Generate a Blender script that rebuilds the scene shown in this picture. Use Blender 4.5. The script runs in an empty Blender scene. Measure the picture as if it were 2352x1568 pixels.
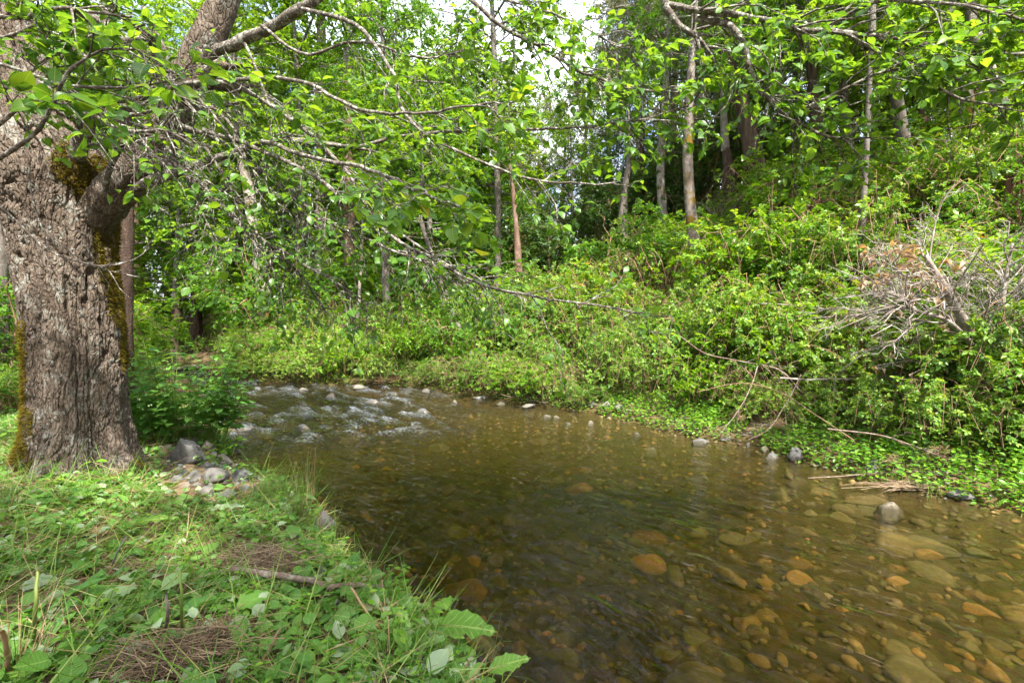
import bpy, math
import numpy as np
from mathutils import Matrix, Vector

# ------------------------------------------------------------------ camera, sky, sun, exposure
sc = bpy.context.scene
C = sc.collection
R = math.radians
F = 1111.0                      # focal length in units of a 2352 px wide frame
PITCH = R(-2.27)
CAM = np.array([0.0, 0.0, 1.7])
cd = bpy.data.cameras.new('camera')
cd.sensor_width = 36.0
cd.lens = 36.0 * F / 2352.0
cd.clip_start = 0.05
cd.clip_end = 600
cam = bpy.data.objects.new('camera', cd)
cam.location = CAM
cam.rotation_euler = (R(90) + PITCH, 0, 0)
C.objects.link(cam)
sc.camera = cam

SUN_AZ, SUN_EL = R(158), R(56)          # azimuth clockwise from +Y
to_sun = Vector((math.sin(SUN_AZ) * math.cos(SUN_EL), math.cos(SUN_AZ) * math.cos(SUN_EL), math.sin(SUN_EL)))
w = bpy.data.worlds.new('World')
sc.world = w
w.use_nodes = True
wn = w.node_tree.nodes
sky = wn.new('ShaderNodeTexSky')
sky.sky_type = 'NISHITA'
sky.sun_disc = False
sky.sun_elevation = SUN_EL
sky.sun_rotation = SUN_AZ
sky.air_density = 1.0
sky.dust_density = 4.0
wl = w.node_tree.links
tcw = wn.new('ShaderNodeTexCoord')
cn_ = wn.new('ShaderNodeTexNoise')
cn_.inputs['Scale'].default_value = 3.2
cn_.inputs['Detail'].default_value = 6
cn_.inputs['Roughness'].default_value = 0.6
cn_.inputs['Distortion'].default_value = 0.5
wl.new(tcw.outputs['Generated'], cn_.inputs['Vector'])
cr_ = wn.new('ShaderNodeValToRGB')
cr_.color_ramp.elements[0].position = 0.42
cr_.color_ramp.elements[1].position = 0.58
wl.new(cn_.outputs['Fac'], cr_.inputs[0])
mxw = wn.new('ShaderNodeMix')
mxw.data_type = 'RGBA'
wl.new(cr_.outputs[0], mxw.inputs[0])
wl.new(sky.outputs[0], mxw.inputs[6])
mxw.inputs[7].default_value = (5.0, 5.2, 5.5, 1)
wl.new(mxw.outputs[2], wn['Background'].inputs[0])
wn['Background'].inputs[1].default_value = 0.15
sl = bpy.data.lights.new('sun', 'SUN')
sl.energy = 3.8
sl.angle = R(1.0)
sl.color = (1.0, 0.95, 0.86)
so = bpy.data.objects.new('sun', sl)
so.rotation_euler = to_sun.to_track_quat('Z', 'Y').to_euler()
so.location = (0, 0, 30)
C.objects.link(so)

sc.view_settings.view_transform = 'Standard'
sc.view_settings.look = 'None'
sc.view_settings.exposure = 1.95
sc.view_settings.gamma = 1.0
sc.render.engine = 'CYCLES'
cy = sc.cycles
cy.max_bounces = 8
cy.diffuse_bounces = 4
cy.glossy_bounces = 3
cy.transmission_bounces = 4
cy.transparent_max_bounces = 8
cy.caustics_reflective = False
cy.caustics_refractive = False
cy.sample_clamp_indirect = 4.0
cy.use_adaptive_sampling = True
cy.adaptive_threshold = 0.02
cy.use_denoising = True
try:
    cy.denoiser = 'OPENIMAGEDENOISE'
    cy.denoising_input_passes = 'RGB_ALBEDO_NORMAL'
    cy.denoising_prefilter = 'ACCURATE'
except Exception:
    pass

# ------------------------------------------------------------------ maths helpers
def ray(px, py):
    dx = (px - 1176) / F
    dz = -(py - 784) / F
    return np.array([dx, math.cos(PITCH) - dz * math.sin(PITCH), math.sin(PITCH) + dz * math.cos(PITCH)])

def P(px, py, Y):
    r = ray(px, py)
    return CAM + r * (Y / r[1])

def to_px(p):
    q = p - CAM
    c, s = math.cos(PITCH), math.sin(PITCH)
    f = q[..., 1] * c + q[..., 2] * s
    u = -q[..., 1] * s + q[..., 2] * c
    f = np.where(f < 0.05, 0.05, f)
    return 1176 + F * q[..., 0] / f, 784 - F * u / f, f

def sm(a, b, x):
    t = np.clip((np.asarray(x, float) - a) / (b - a), 0, 1)
    return t * t * (3 - 2 * t)

def nz(v):
    return v / np.maximum(np.linalg.norm(v, axis=-1, keepdims=True), 1e-9)

def _hash(i, j, k, s):
    n = (i.astype(np.int64) * 374761393 + j.astype(np.int64) * 668265263 + k.astype(np.int64) * 2147483647 + s * 1274126177) & 0xffffffff
    n = ((n ^ (n >> 13)) * 1274126177) & 0xffffffff
    n = ((n ^ (n >> 16)) * 668265263) & 0xffffffff
    return (n ^ (n >> 15)) / 4294967295.0

def vnoise(p, s=0):
    p = np.asarray(p, float)
    i = np.floor(p).astype(np.int64)
    f = p - i
    f = f * f * (3 - 2 * f)
    out = 0
    for a in (0, 1):
        for b in (0, 1):
            for c in (0, 1):
                wgt = (f[..., 0] if a else 1 - f[..., 0]) * (f[..., 1] if b else 1 - f[..., 1]) * (f[..., 2] if c else 1 - f[..., 2])
                out = out + wgt * _hash(i[..., 0] + a, i[..., 1] + b, i[..., 2] + c, s)
    return out * 2 - 1

def fbm(p, o=4, s=0):
    p = np.asarray(p, float)
    a, t = 0.5, 0
    for k in range(o):
        t = t + a * vnoise(p * (2.03 ** k), s + k * 7)
        a *= 0.5
    return t

def worley2(u, v, per, s=0):
    iu, iv = np.floor(u).astype(np.int64), np.floor(v).astype(np.int64)
    f1 = np.full(u.shape, 9.0)
    f2 = np.full(u.shape, 9.0)
    z = np.zeros_like(iu)
    for a in (-1, 0, 1):
        for b in (-1, 0, 1):
            cu, cv = iu + a, iv + b
            cw = np.mod(cu, per)
            x = cu + 0.1 + 0.8 * _hash(cw, cv, z, s) - u
            y = cv + 0.1 + 0.8 * _hash(cw, cv, z, s + 5) - v
            d = np.sqrt(x * x + y * y)
            f2 = np.minimum(f2, np.maximum(f1, d))
            f1 = np.minimum(f1, d)
    return f1, f2

# ------------------------------------------------------------------ mesh helpers
class Geo:
    def __init__(s):
        s.V, s.T, s.Rn, s.U, s.M, s.n = [], [], [], [], [], 0
    def add(s, v, t, rnd=0.5, uv=None, mat=0):
        v = np.asarray(v, float).reshape(-1, 3)
        t = np.asarray(t, np.int64).reshape(-1, 3)
        s.V.append(v)
        s.T.append(t + s.n)
        s.Rn.append(np.broadcast_to(np.asarray(rnd, float), (len(v),)))
        s.U.append(np.zeros((len(v), 3)) if uv is None else uv)
        s.M.append(np.full(len(t), mat))
        s.n += len(v)
        return s
    def mesh(s, name, mats, smooth=False, origin=(0, 0, 0)):
        me = bpy.data.meshes.new(name)
        V = np.concatenate(s.V) - np.asarray(origin, float)
        T = np.concatenate(s.T)
        me.vertices.add(len(V))
        me.vertices.foreach_set('co', V.astype(np.float32).ravel())
        me.loops.add(3 * len(T))
        me.loops.foreach_set('vertex_index', T.astype(np.int32).ravel())
        me.polygons.add(len(T))
        me.polygons.foreach_set('loop_start', (np.arange(len(T)) * 3).astype(np.int32))
        me.polygons.foreach_set('use_smooth', np.full(len(T), bool(smooth)))
        if not isinstance(mats, (list, tuple)):
            mats = [mats]
        for m in mats:
            me.materials.append(m)
        if len(mats) > 1:
            me.polygons.foreach_set('material_index', np.concatenate(s.M).astype(np.int32))
        a = me.attributes.new('rnd', 'FLOAT', 'POINT')
        a.data.foreach_set('value', np.concatenate(s.Rn).astype(np.float32))
        a = me.attributes.new('luv', 'FLOAT_VECTOR', 'POINT')
        a.data.foreach_set('vector', np.concatenate(s.U).astype(np.float32).ravel())
        me.update()
        me.validate()
        return me
    def obj(s, name, mats, parent=None, smooth=False, origin=(0, 0, 0)):
        return link(name, s.mesh(name, mats, smooth, origin), parent, None if parent else origin)

def link(name, me, parent=None, loc=None, mat=None):
    o = bpy.data.objects.new(name, me)
    C.objects.link(o)
    if parent:
        o.parent = parent
    if loc is not None:
        o.location = loc
    if mat is not None:
        o.matrix_basis = mat
    return o

def tag(o, label=None, cat=None, group=None, kind=None):
    if label: o['label'] = label
    if cat: o['category'] = cat
    if group: o['group'] = group
    if kind: o['kind'] = kind
    return o

def thing(name, label, cat, loc, rz=0.0, group=None, scale=None):
    o = bpy.data.objects.new(name, None)
    o.empty_display_size = 0.1
    C.objects.link(o)
    o.location = loc
    o.rotation_euler = (0, 0, rz)
    if scale is not None:
        o.scale = (scale,) * 3 if np.isscalar(scale) else scale
    return tag(o, label, cat, group)

def tubes(PP, RR, sides=4):
    """n polylines of m points -> verts, tris"""
    PP = np.asarray(PP, float)
    n, m, _ = PP.shape
    RR = np.broadcast_to(np.asarray(RR, float), (n, m))
    tg = nz(np.gradient(PP, axis=1))
    mean = nz(PP[:, -1] - PP[:, 0])
    ref = np.where(np.abs(mean[:, 2:3]) > 0.85, np.array([[1.0, 0.05, 0.0]]), np.array([[0.05, 0.0, 1.0]]))[:, None, :]
    n1 = nz(np.cross(tg, ref))
    n2 = np.cross(tg, n1)
    a = np.arange(sides) * 2 * np.pi / sides
    V = PP[:, :, None, :] + RR[:, :, None, None] * (n1[:, :, None, :] * np.cos(a)[:, None] + n2[:, :, None, :] * np.sin(a)[:, None])
    i, j, k = np.meshgrid(np.arange(n), np.arange(m - 1), np.arange(sides), indexing='ij')
    k2 = (k + 1) % sides
    q = lambda jj, kk: (i * m + jj) * sides + kk
    A, B, D, E = q(j, k), q(j, k2), q(j + 1, k2), q(j + 1, k)
    T = np.stack([np.stack([A, D, B], -1), np.stack([A, E, D], -1)], -2).reshape(-1, 3)
    uv = np.zeros((n, m, sides, 3))
    uv[..., 0] = (np.arange(sides) / sides)
    uv[..., 1] = np.linspace(0, 1, m)[None, :, None]
    return V.reshape(-1, 3), T, uv.reshape(-1, 3)

def spline(pts, n):
    """Catmull-Rom through pts (k, d) resampled to n points"""
    p = np.asarray(pts, float)
    if len(p) == 2:
        return p[0] + (p[1] - p[0]) * np.linspace(0, 1, n)[:, None]
    q = np.vstack([2 * p[0] - p[1], p, 2 * p[-1] - p[-2]])
    t = np.linspace(0, len(p) - 1, n)
    i = np.minimum(t.astype(int), len(p) - 2)
    f = (t - i)[:, None]
    a, b, c, d = q[i], q[i + 1], q[i + 2], q[i + 3]
    return 0.5 * (2 * b + (c - a) * f + (2 * a - 5 * b + 4 * c - d) * f ** 2 + (3 * b - a - 3 * c + d) * f ** 3)

def sprout(rng, PP, k, umin, L, spread, up, droop, m, flat=1.0, umax=1.0, jit=0.05):
    """k side shoots on each of n polylines"""
    n, mm, _ = PP.shape
    u = rng.uniform(umin, umax, (n, k))
    fi = u * (mm - 1)
    i = np.clip(np.floor(fi).astype(int), 0, mm - 2)
    f = (fi - i)[..., None]
    r = np.arange(n)[:, None]
    a, b = PP[r, i], PP[r, i + 1]
    base = a + (b - a) * f
    d = nz(b - a)
    rr = rng.normal(size=(n, k, 3))
    rr[..., 2] *= flat
    rr = rr - (rr * d).sum(-1, keepdims=True) * d
    rr = nz(rr)
    sp = (spread * rng.uniform(0.6, 1.25, (n, k)))[..., None]
    dv = d * np.cos(sp) + rr * np.sin(sp)
    dv[..., 2] += up
    dv = nz(dv)
    l = (np.asarray(L) * rng.uniform(0.55, 1.25, (n, k)) * (1.15 - 0.55 * u))[..., None, None]
    t = np.linspace(0, 1, m)[None, None, :, None]
    pts = base[:, :, None, :] + dv[:, :, None, :] * l * t
    pts = pts + np.array([0, 0, -1.0]) * droop * l * t ** 2 + rng.normal(size=pts.shape) * jit * l * t
    return pts.reshape(n * k, m, 3)

def leaf_seats(rng, TW, k, size, tilt=0.5, droop=0.2, umin=0.15, up=(0, 0, 1.0), along=0.55):
    n, m, _ = TW.shape
    u = rng.uniform(umin, 1.0, (n, k))
    fi = u * (m - 1)
    i = np.clip(np.floor(fi).astype(int), 0, m - 2)
    f = (fi - i)[..., None]
    r = np.arange(n)[:, None]
    a, b = TW[r, i], TW[r, i + 1]
    pos = a + (b - a) * f
    d = nz(b - a)
    side = np.sign(rng.uniform(-1, 1, (n, k)))[..., None]
    lat = nz(np.cross(d, np.asarray(up)))
    dv = d * along + side * lat * rng.uniform(0.3, 1.1, (n, k, 1)) + rng.normal(size=(n, k, 3)) * 0.3
    dv[..., 2] -= droop
    nr = np.asarray(up) + rng.normal(size=(n, k, 3)) * tilt
    s = size * rng.uniform(0.45, 1.25, (n, k))
    return pos.reshape(-1, 3), nz(dv).reshape(-1, 3), nr.reshape(-1, 3), s.ravel()

def scatter(geo, tpl, pos, dv, nr, sc_, rng=None, rnd=None, mat=0):
    tv, tt, tuv = tpl
    n, k = len(pos), len(tv)
    if n == 0:
        return
    y = nz(dv)
    z = nz(nr - (nr * y).sum(-1, keepdims=True) * y)
    x = np.cross(y, z)
    sc_ = np.broadcast_to(np.asarray(sc_, float), (n,))
    V = pos[:, None, :] + sc_[:, None, None] * (tv[None, :, 0:1] * x[:, None] + tv[None, :, 1:2] * y[:, None] + tv[None, :, 2:3] * z[:, None])
    T = tt[None] + (np.arange(n) * k)[:, None, None]
    if rnd is None:
        rnd = rng.uniform(0, 1, n)
    geo.add(V.reshape(-1, 3), T.reshape(-1, 3), np.repeat(rnd, k), np.tile(tuv, (n, 1)), mat)

def frame_matrix(pos, dv, nr, s):
    y = Vector(dv).normalized()
    z = Vector(nr)
    z = (z - y * z.dot(y)).normalized()
    x = y.cross(z)
    m = Matrix((x * s, y * s, z * s)).transposed().to_4x4()
    m.translation = Vector(pos)
    return m

# ------------------------------------------------------------------ leaf templates (y along the leaf, length 1)
def tpl(v, t, width_uv=None):
    v = np.array(v, float)
    uv = np.zeros_like(v)
    uv[:, 0] = v[:, 0]
    uv[:, 1] = v[:, 1]
    return v, np.array(t), uv

def ovate(wd=0.36, fold=0.10, curl=0.14, serr=0.0, stalk=0.12):
    ys = [0.0, 0.16, 0.36, 0.58, 0.8, 1.0]
    ws = [0.0, 0.72, 1.0, 0.9, 0.5, 0.0]
    v, mid, L, Rr = [], [], [], []
    for i, (y, q) in enumerate(zip(ys, ws)):
        z = curl * (0.25 - (y - 0.5) ** 2) * 1.6
        mid.append(len(v)); v.append((0, y, z))
        if 0 < i < 5:
            L.append(len(v)); v.append((-wd * q, y + serr, z + fold * q))
            Rr.append(len(v)); v.append((wd * q, y + serr, z + fold * q))
    t = [(mid[0], mid[1], L[0]), (mid[0], Rr[0], mid[1])]
    for i in range(3):
        t += [(mid[i + 1], mid[i + 2], L[i + 1]), (mid[i + 1], L[i + 1], L[i]), (mid[i + 1], Rr[i], Rr[i + 1]), (mid[i + 1], Rr[i + 1], mid[i + 2])]
    t += [(mid[4], mid[5], L[3]), (mid[4], Rr[3], mid[5])]
    v = np.array(v); v[:, 1] += stalk
    k = len(v)
    v = np.vstack([v, [(-0.012, 0, 0), (0.012, 0, 0), (0, stalk + 0.05, 0.0)]])
    t.append((k, k + 1, k + 2))
    return tpl(v, t)

DIAMOND = tpl([(0, 0, 0), (-0.30, 0.45, 0.07), (0, 1, -0.08), (0.30, 0.45, 0.07)], [(0, 2, 1), (0, 3, 2)])
HEX = tpl([(0, 0, 0), (-0.27, 0.25, 0.06), (-0.27, 0.62, 0.05), (0, 1, -0.08), (0.27, 0.62, 0.05), (0.27, 0.25, 0.06)],
          [(0, 3, 2), (0, 2, 1), (0, 5, 4), (0, 4, 3)])
def trifoliate():
    v, t = [], []
    for a, s, o in ((0, 1.0, 0.12), (1.25, 0.8, 0.05), (-1.25, 0.8, 0.05)):
        k = len(v)
        ca, sa = math.cos(a), math.sin(a)
        for x, y, z in ((0, 0, 0), (-0.26, 0.4, 0.05), (0, 0.82, -0.06), (0.26, 0.4, 0.05)):
            x, y = x * s, y * s + o
            v.append((x * ca + y * sa, -x * sa + y * ca, z))
        t += [(k, k + 2, k + 1), (k, k + 3, k + 2)]
    return tpl(v, t)
TRI = trifoliate()
def palmate():
    v = [(0, 0.1, 0.05)]
    tips = [(-2.25, 0.55), (-1.15, 0.85), (0, 1.0), (1.15, 0.85), (2.25, 0.55)]
    ring = []
    for i, (a, l) in enumerate(tips):
        ring.append((math.sin(a) * l * 0.75, 0.25 + math.cos(a) * l * 0.7, -0.10 * l))
        if i < 4:
            a2 = (a + tips[i + 1][0]) / 2
            ring.append((math.sin(a2) * 0.33, 0.25 + math.cos(a2) * 0.3, 0.04))
    v += ring
    t = [(0, i + 1, i) for i in range(1, len(ring))]
    return tpl(v, t)
PALM = palmate()
BLADE = tpl([(-0.5, 0, 0), (0.5, 0, 0), (-0.4, 0.45, 0.0), (0.4, 0.45, 0.0), (-0.22, 0.8, -0.02), (0.22, 0.8, -0.02), (0, 1, -0.1)],
            [(0, 1, 3), (0, 3, 2), (2, 3, 5), (2, 5, 4), (4, 5, 6)])

# ------------------------------------------------------------------ materials
def new_mat(name):
    m = bpy.data.materials.new(name)
    m.use_nodes = True
    nt = m.node_tree
    nt.nodes.clear()
    out = nt.nodes.new('ShaderNodeOutputMaterial')
    return m, nt, out

def N(nt, typ, **kw):
    n = nt.nodes.new('ShaderNode' + typ)
    for k, v in kw.items():
        setattr(n, k, v)
    return n

def L(nt, a, b):
    nt.links.new(a, b)

def math_(nt, op, a, b=None, c=None):
    n = N(nt, 'Math', operation=op)
    for i, x in enumerate((a, b, c)):
        if x is None: continue
        if isinstance(x, (int, float)): n.inputs[i].default_value = x
        else: L(nt, x, n.inputs[i])
    return n.outputs[0]

def ramp(nt, fac, stops, interp='LINEAR'):
    n = N(nt, 'ValToRGB')
    n.color_ramp.interpolation = interp
    e = n.color_ramp.elements
    while len(e) < len(stops): e.new(0.5)
    for i, (p, c) in enumerate(stops):
        e[i].position = p
        e[i].color = (*c, 1) if len(c) == 3 else c
    L(nt, fac, n.inputs[0])
    return n.outputs[0]

def mixc(nt, fac, a, b, blend='MIX'):
    n = N(nt, 'Mix', data_type='RGBA', blend_type=blend)
    for s, x in ((0, fac), (6, a), (7, b)):
        if isinstance(x, (int, float)): n.inputs[s].default_value = x
        elif isinstance(x, tuple): n.inputs[s].default_value = (*x, 1)
        else: L(nt, x, n.inputs[s])
    return n.outputs[2]

def noise(nt, vec, scale, detail=4, rough=0.55, dist=0.0, out='Fac'):
    n = N(nt, 'TexNoise')
    n.inputs['Scale'].default_value = scale
    n.inputs['Detail'].default_value = detail
    n.inputs['Roughness'].default_value = rough
    n.inputs['Distortion'].default_value = dist
    if vec is not None: L(nt, vec, n.inputs['Vector'])
    return n.outputs[out]

def mapping(nt, scale=(1, 1, 1), src='Object', rot=(0, 0, 0)):
    tc = N(nt, 'TexCoord')
    mp = N(nt, 'Mapping')
    mp.inputs['Scale'].default_value = scale
    mp.inputs['Rotation'].default_value = rot
    L(nt, tc.outputs[src], mp.inputs['Vector'])
    return mp.outputs[0]

def leaf_mat(name, stops, trans=0.42, rough=0.42, vein=0.0, spec=0.35, tmul=(1.85, 1.5, 0.5), blemish=0.0):
    m, nt, out = new_mat(name)
    at = N(nt, 'Attribute', attribute_name='rnd')
    oi = N(nt, 'ObjectInfo')
    r = math_(nt, 'FRACT', math_(nt, 'ADD', at.outputs['Fac'], math_(nt, 'MULTIPLY', oi.outputs['Random'], 0.999)))
    # each plant leans to its own end of the range
    r = math_(nt, 'ADD', math_(nt, 'MULTIPLY', r, 0.8), math_(nt, 'MULTIPLY', oi.outputs['Random'], 0.2))
    col = ramp(nt, r, stops)
    if vein > 0:
        uv = N(nt, 'Attribute', attribute_name='luv')
        sx = N(nt, 'SeparateXYZ')
        L(nt, uv.outputs['Vector'], sx.inputs[0])
        ax = math_(nt, 'ABSOLUTE', sx.outputs[0])
        mid = math_(nt, 'LESS_THAN', ax, 0.018)
        ph = math_(nt, 'MULTIPLY', math_(nt, 'SUBTRACT', sx.outputs[1], math_(nt, 'MULTIPLY', ax, 0.75)), 9.0)
        sv = math_(nt, 'LESS_THAN', math_(nt, 'FRACT', ph), 0.16)
        v = math_(nt, 'MULTIPLY', math_(nt, 'MAXIMUM', mid, math_(nt, 'MULTIPLY', sv, 0.6)), vein)
        col = mixc(nt, v, col, (0.42, 0.55, 0.16))
    if blemish > 0:
        nn = noise(nt, mapping(nt), 9.0, 3)
        col = mixc(nt, math_(nt, 'MULTIPLY', math_(nt, 'GREATER_THAN', nn, 0.66), blemish), col, (0.16, 0.10, 0.03))
    p = N(nt, 'BsdfPrincipled')
    L(nt, col, p.inputs['Base Color'])
    p.inputs['Roughness'].default_value = rough
    p.inputs['Specular IOR Level'].default_value = spec
    tr = N(nt, 'BsdfTranslucent')
    L(nt, mixc(nt, 1.0, col, tmul, 'MULTIPLY'), tr.inputs['Color'])
    mx = N(nt, 'MixShader')
    mx.inputs[0].default_value = trans
    L(nt, p.outputs[0], mx.inputs[1])
    L(nt, tr.outputs[0], mx.inputs[2])
    L(nt, mx.outputs[0], out.inputs[0])
    return m

def bark_mat(name, cols, patch=(0.42, 0.42, 0.38), patch_at=0.58, patch_amt=0.7, stretch=(1, 1, 0.25), scale=14.0, bump=0.6, moss=0.0, dist=0.012, moss_col=(0.10, 0.09, 0.012), pscale=7.0):
    m, nt, out = new_mat(name)
    v = mapping(nt, stretch)
    vo = mapping(nt)
    n1 = noise(nt, v, scale, 6, 0.62, 0.4)
    col = ramp(nt, n1, [(0.28, cols[0]), (0.52, cols[1]), (0.75, cols[2])])
    n2 = noise(nt, vo, pscale, 5, 0.65, 0.6)
    n3 = noise(nt, vo, 34.0 if pscale < 10 else 90.0, 3, 0.6)
    pm = ramp(nt, math_(nt, 'ADD', math_(nt, 'MULTIPLY', n2, 0.65), math_(nt, 'MULTIPLY', n3, 0.35)), [(patch_at - 0.04, (0, 0, 0)), (patch_at + 0.06, (1, 1, 1))])
    col = mixc(nt, math_(nt, 'MULTIPLY', pm, patch_amt), col, patch)
    if moss > 0:
        n4 = noise(nt, vo, 3.0, 4, 0.6)
        mm = ramp(nt, n4, [(0.62 - moss * 0.25, (0, 0, 0)), (0.68 - moss * 0.2, (1, 1, 1))])
        col = mixc(nt, mm, col, moss_col)
    p = N(nt, 'BsdfPrincipled')
    L(nt, col, p.inputs['Base Color'])
    p.inputs['Roughness'].default_value = 0.9
    p.inputs['Specular IOR Level'].default_value = 0.15
    b = N(nt, 'Bump')
    b.inputs['Strength'].default_value = bump
    b.inputs['Distance'].default_value = dist
    L(nt, math_(nt, 'ADD', n1, math_(nt, 'MULTIPLY', n3, 0.5)), b.inputs['Height'])
    L(nt, b.outputs[0], p.inputs['Normal'])
    L(nt, p.outputs[0], out.inputs[0])
    return m

def alder_bark_mat():
    m = bark_mat('alder_bark', [(0.065, 0.047, 0.034), (0.125, 0.097, 0.075), (0.19, 0.155, 0.125)], (0.30, 0.305, 0.27), 0.565, 0.7, (1, 1, 0.35), 13.0, 0.5, dist=0.008)
    nt = m.node_tree
    b = next(n for n in nt.nodes if n.type == 'BUMP')
    vo = N(nt, 'TexVoronoi', feature='DISTANCE_TO_EDGE')
    vo.inputs['Scale'].default_value = 1.0
    v = mapping(nt, (32, 32, 6))
    wv = N(nt, 'VectorMath', operation='ADD')
    nz_ = N(nt, 'TexNoise'); nz_.inputs['Scale'].default_value = 9.0; L(nt, mapping(nt), nz_.inputs['Vector'])
    sc_ = N(nt, 'VectorMath', operation='SCALE'); sc_.inputs['Scale'].default_value = 2.2; L(nt, nz_.outputs['Color'], sc_.inputs[0])
    L(nt, v, wv.inputs[0]); L(nt, sc_.outputs[0], wv.inputs[1]); L(nt, wv.outputs[0], vo.inputs['Vector'])
    ed = ramp(nt, vo.outputs['Distance'], [(0.0, (0, 0, 0)), (0.22, (1, 1, 1))])
    b2 = N(nt, 'Bump'); b2.inputs['Strength'].default_value = 0.9; b2.inputs['Distance'].default_value = 0.014
    L(nt, ed, b2.inputs['Height']); L(nt, b2.outputs[0], b.inputs['Normal'])
    return m

def rock_mat(name, stops, rough=0.75, scale=9.0, speck=0.35, spec=0.4):
    m, nt, out = new_mat(name)
    v = mapping(nt)
    oi = N(nt, 'ObjectInfo')
    at = N(nt, 'Attribute', attribute_name='rnd')
    r = math_(nt, 'FRACT', math_(nt, 'ADD', oi.outputs['Random'], at.outputs['Fac']))
    base = ramp(nt, r, stops)
    n1 = noise(nt, v, scale, 6, 0.65, 0.5)
    n2 = noise(nt, v, scale * 9, 3, 0.6)
    shade = ramp(nt, math_(nt, 'ADD', math_(nt, 'MULTIPLY', n1, 0.7), math_(nt, 'MULTIPLY', n2, 0.3)), [(0.3, (0.55, 0.55, 0.55)), (0.7, (1.35, 1.32, 1.25))])
    col = mixc(nt, 1.0, base, shade, 'MULTIPLY')
    ge = N(nt, 'NewGeometry'); sp = N(nt, 'SeparateXYZ'); L(nt, ge.outputs['Position'], sp.inputs[0])
    mr = N(nt, 'MapRange', interpolation_type='SMOOTHSTEP'); L(nt, sp.outputs[1], mr.inputs[0])
    for i_, v_ in ((1, 7.6), (2, 13.5), (3, 0.0), (4, 0.26)): mr.inputs[i_].default_value = v_
    hz_ = math_(nt, 'SUBTRACT', math_(nt, 'SUBTRACT', sp.outputs[2], mr.outputs[0]), math_(nt, 'MULTIPLY', n1, 0.05))
    wet = ramp(nt, math_(nt, 'ADD', math_(nt, 'MULTIPLY', hz_, 10.0), 0.5), [(0.42, (1, 1, 1)), (0.62, (0, 0, 0))])
    algae = mixc(nt, n1, (0.05, 0.05, 0.03), (0.09, 0.07, 0.035))
    col = mixc(nt, math_(nt, 'MULTIPLY', wet, 0.0 if name == 'bed_stone' else 0.75), col, algae)
    p = N(nt, 'BsdfPrincipled')
    L(nt, col, p.inputs['Base Color'])
    p.inputs['Roughness'].default_value = rough
    p.inputs['Specular IOR Level'].default_value = spec
    b = N(nt, 'Bump')
    b.inputs['Strength'].default_value = 0.5
    b.inputs['Distance'].default_value = 0.01
    L(nt, math_(nt, 'ADD', n1, math_(nt, 'MULTIPLY', n2, 0.3)), b.inputs['Height'])
    L(nt, b.outputs[0], p.inputs['Normal'])
    L(nt, p.outputs[0], out.inputs[0])
    return m

M = {}
M['alder_leaf'] = leaf_mat('alder_leaf', [(0, (0.03, 0.11, 0.014)), (0.5, (0.085, 0.21, 0.022)), (0.85, (0.16, 0.32, 0.028)), (0.97, (0.25, 0.38, 0.04)), (1, (0.30, 0.26, 0.05))], 0.52, 0.35, vein=0.35, spec=0.5)
M['crown_bright'] = leaf_mat('crown_bright', [(0, (0.05, 0.15, 0.008)), (0.5, (0.14, 0.29, 0.02)), (1, (0.28, 0.42, 0.04))], 0.52)
M['crown_mid'] = leaf_mat('crown_mid', [(0, (0.035, 0.12, 0.012)), (0.5, (0.10, 0.24, 0.025)), (1, (0.20, 0.35, 0.045))], 0.5)
M['crown_grey'] = leaf_mat('crown_grey', [(0, (0.09, 0.11, 0.055)), (0.5, (0.15, 0.17, 0.09)), (1, (0.24, 0.25, 0.16))], 0.25, 0.5)
M['crown_dark'] = leaf_mat('crown_dark', [(0, (0.03, 0.08, 0.018)), (0.6, (0.06, 0.13, 0.03)), (1, (0.11, 0.19, 0.05))], 0.4)
M['bramble_leaf'] = leaf_mat('bramble_leaf', [(0, (0.04, 0.13, 0.012)), (0.35, (0.11, 0.24, 0.025)), (0.75, (0.21, 0.35, 0.045)), (0.955, (0.32, 0.44, 0.07)), (0.975, (0.36, 0.20, 0.03)), (1, (0.42, 0.18, 0.03))], 0.4, 0.4, spec=0.45)
M['shore_leaf'] = leaf_mat('shore_leaf', [(0, (0.05, 0.16, 0.012)), (0.5, (0.12, 0.29, 0.02)), (1, (0.24, 0.40, 0.04))], 0.4, 0.4, spec=0.4)
M['nettle_leaf'] = leaf_mat('nettle_leaf', [(0, (0.06, 0.18, 0.03)), (0.6, (0.11, 0.27, 0.045)), (1, (0.18, 0.36, 0.07))], 0.4, 0.4, vein=0.25, spec=0.4)
M['litter_leaf'] = leaf_mat('litter_leaf', [(0, (0.05, 0.15, 0.03)), (0.45, (0.09, 0.22, 0.035)), (0.72, (0.14, 0.28, 0.05)), (0.8, (0.27, 0.36, 0.22)), (0.94, (0.33, 0.42, 0.28)), (1, (0.22, 0.15, 0.06))], 0.3, 0.5, vein=0.3, spec=0.3)
M['dock_leaf'] = leaf_mat('dock_leaf', [(0, (0.11, 0.25, 0.03)), (1, (0.15, 0.31, 0.04))], 0.35, 0.4, vein=0.5, spec=0.4, blemish=0.8)
M['grass'] = leaf_mat('grass', [(0, (0.07, 0.18, 0.02)), (0.7, (0.14, 0.28, 0.03)), (0.85, (0.30, 0.34, 0.10)), (1, (0.45, 0.37, 0.18))], 0.3, 0.45)
M['straw'] = leaf_mat('straw', [(0, (0.20, 0.12, 0.06)), (0.6, (0.36, 0.24, 0.13)), (1, (0.52, 0.41, 0.25))], 0.15, 0.6)
M['root'] = leaf_mat('root', [(0, (0.13, 0.085, 0.05)), (0.55, (0.26, 0.18, 0.11)), (0.85, (0.40, 0.30, 0.19)), (1, (0.52, 0.42, 0.29))], 0.05, 0.7)
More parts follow.
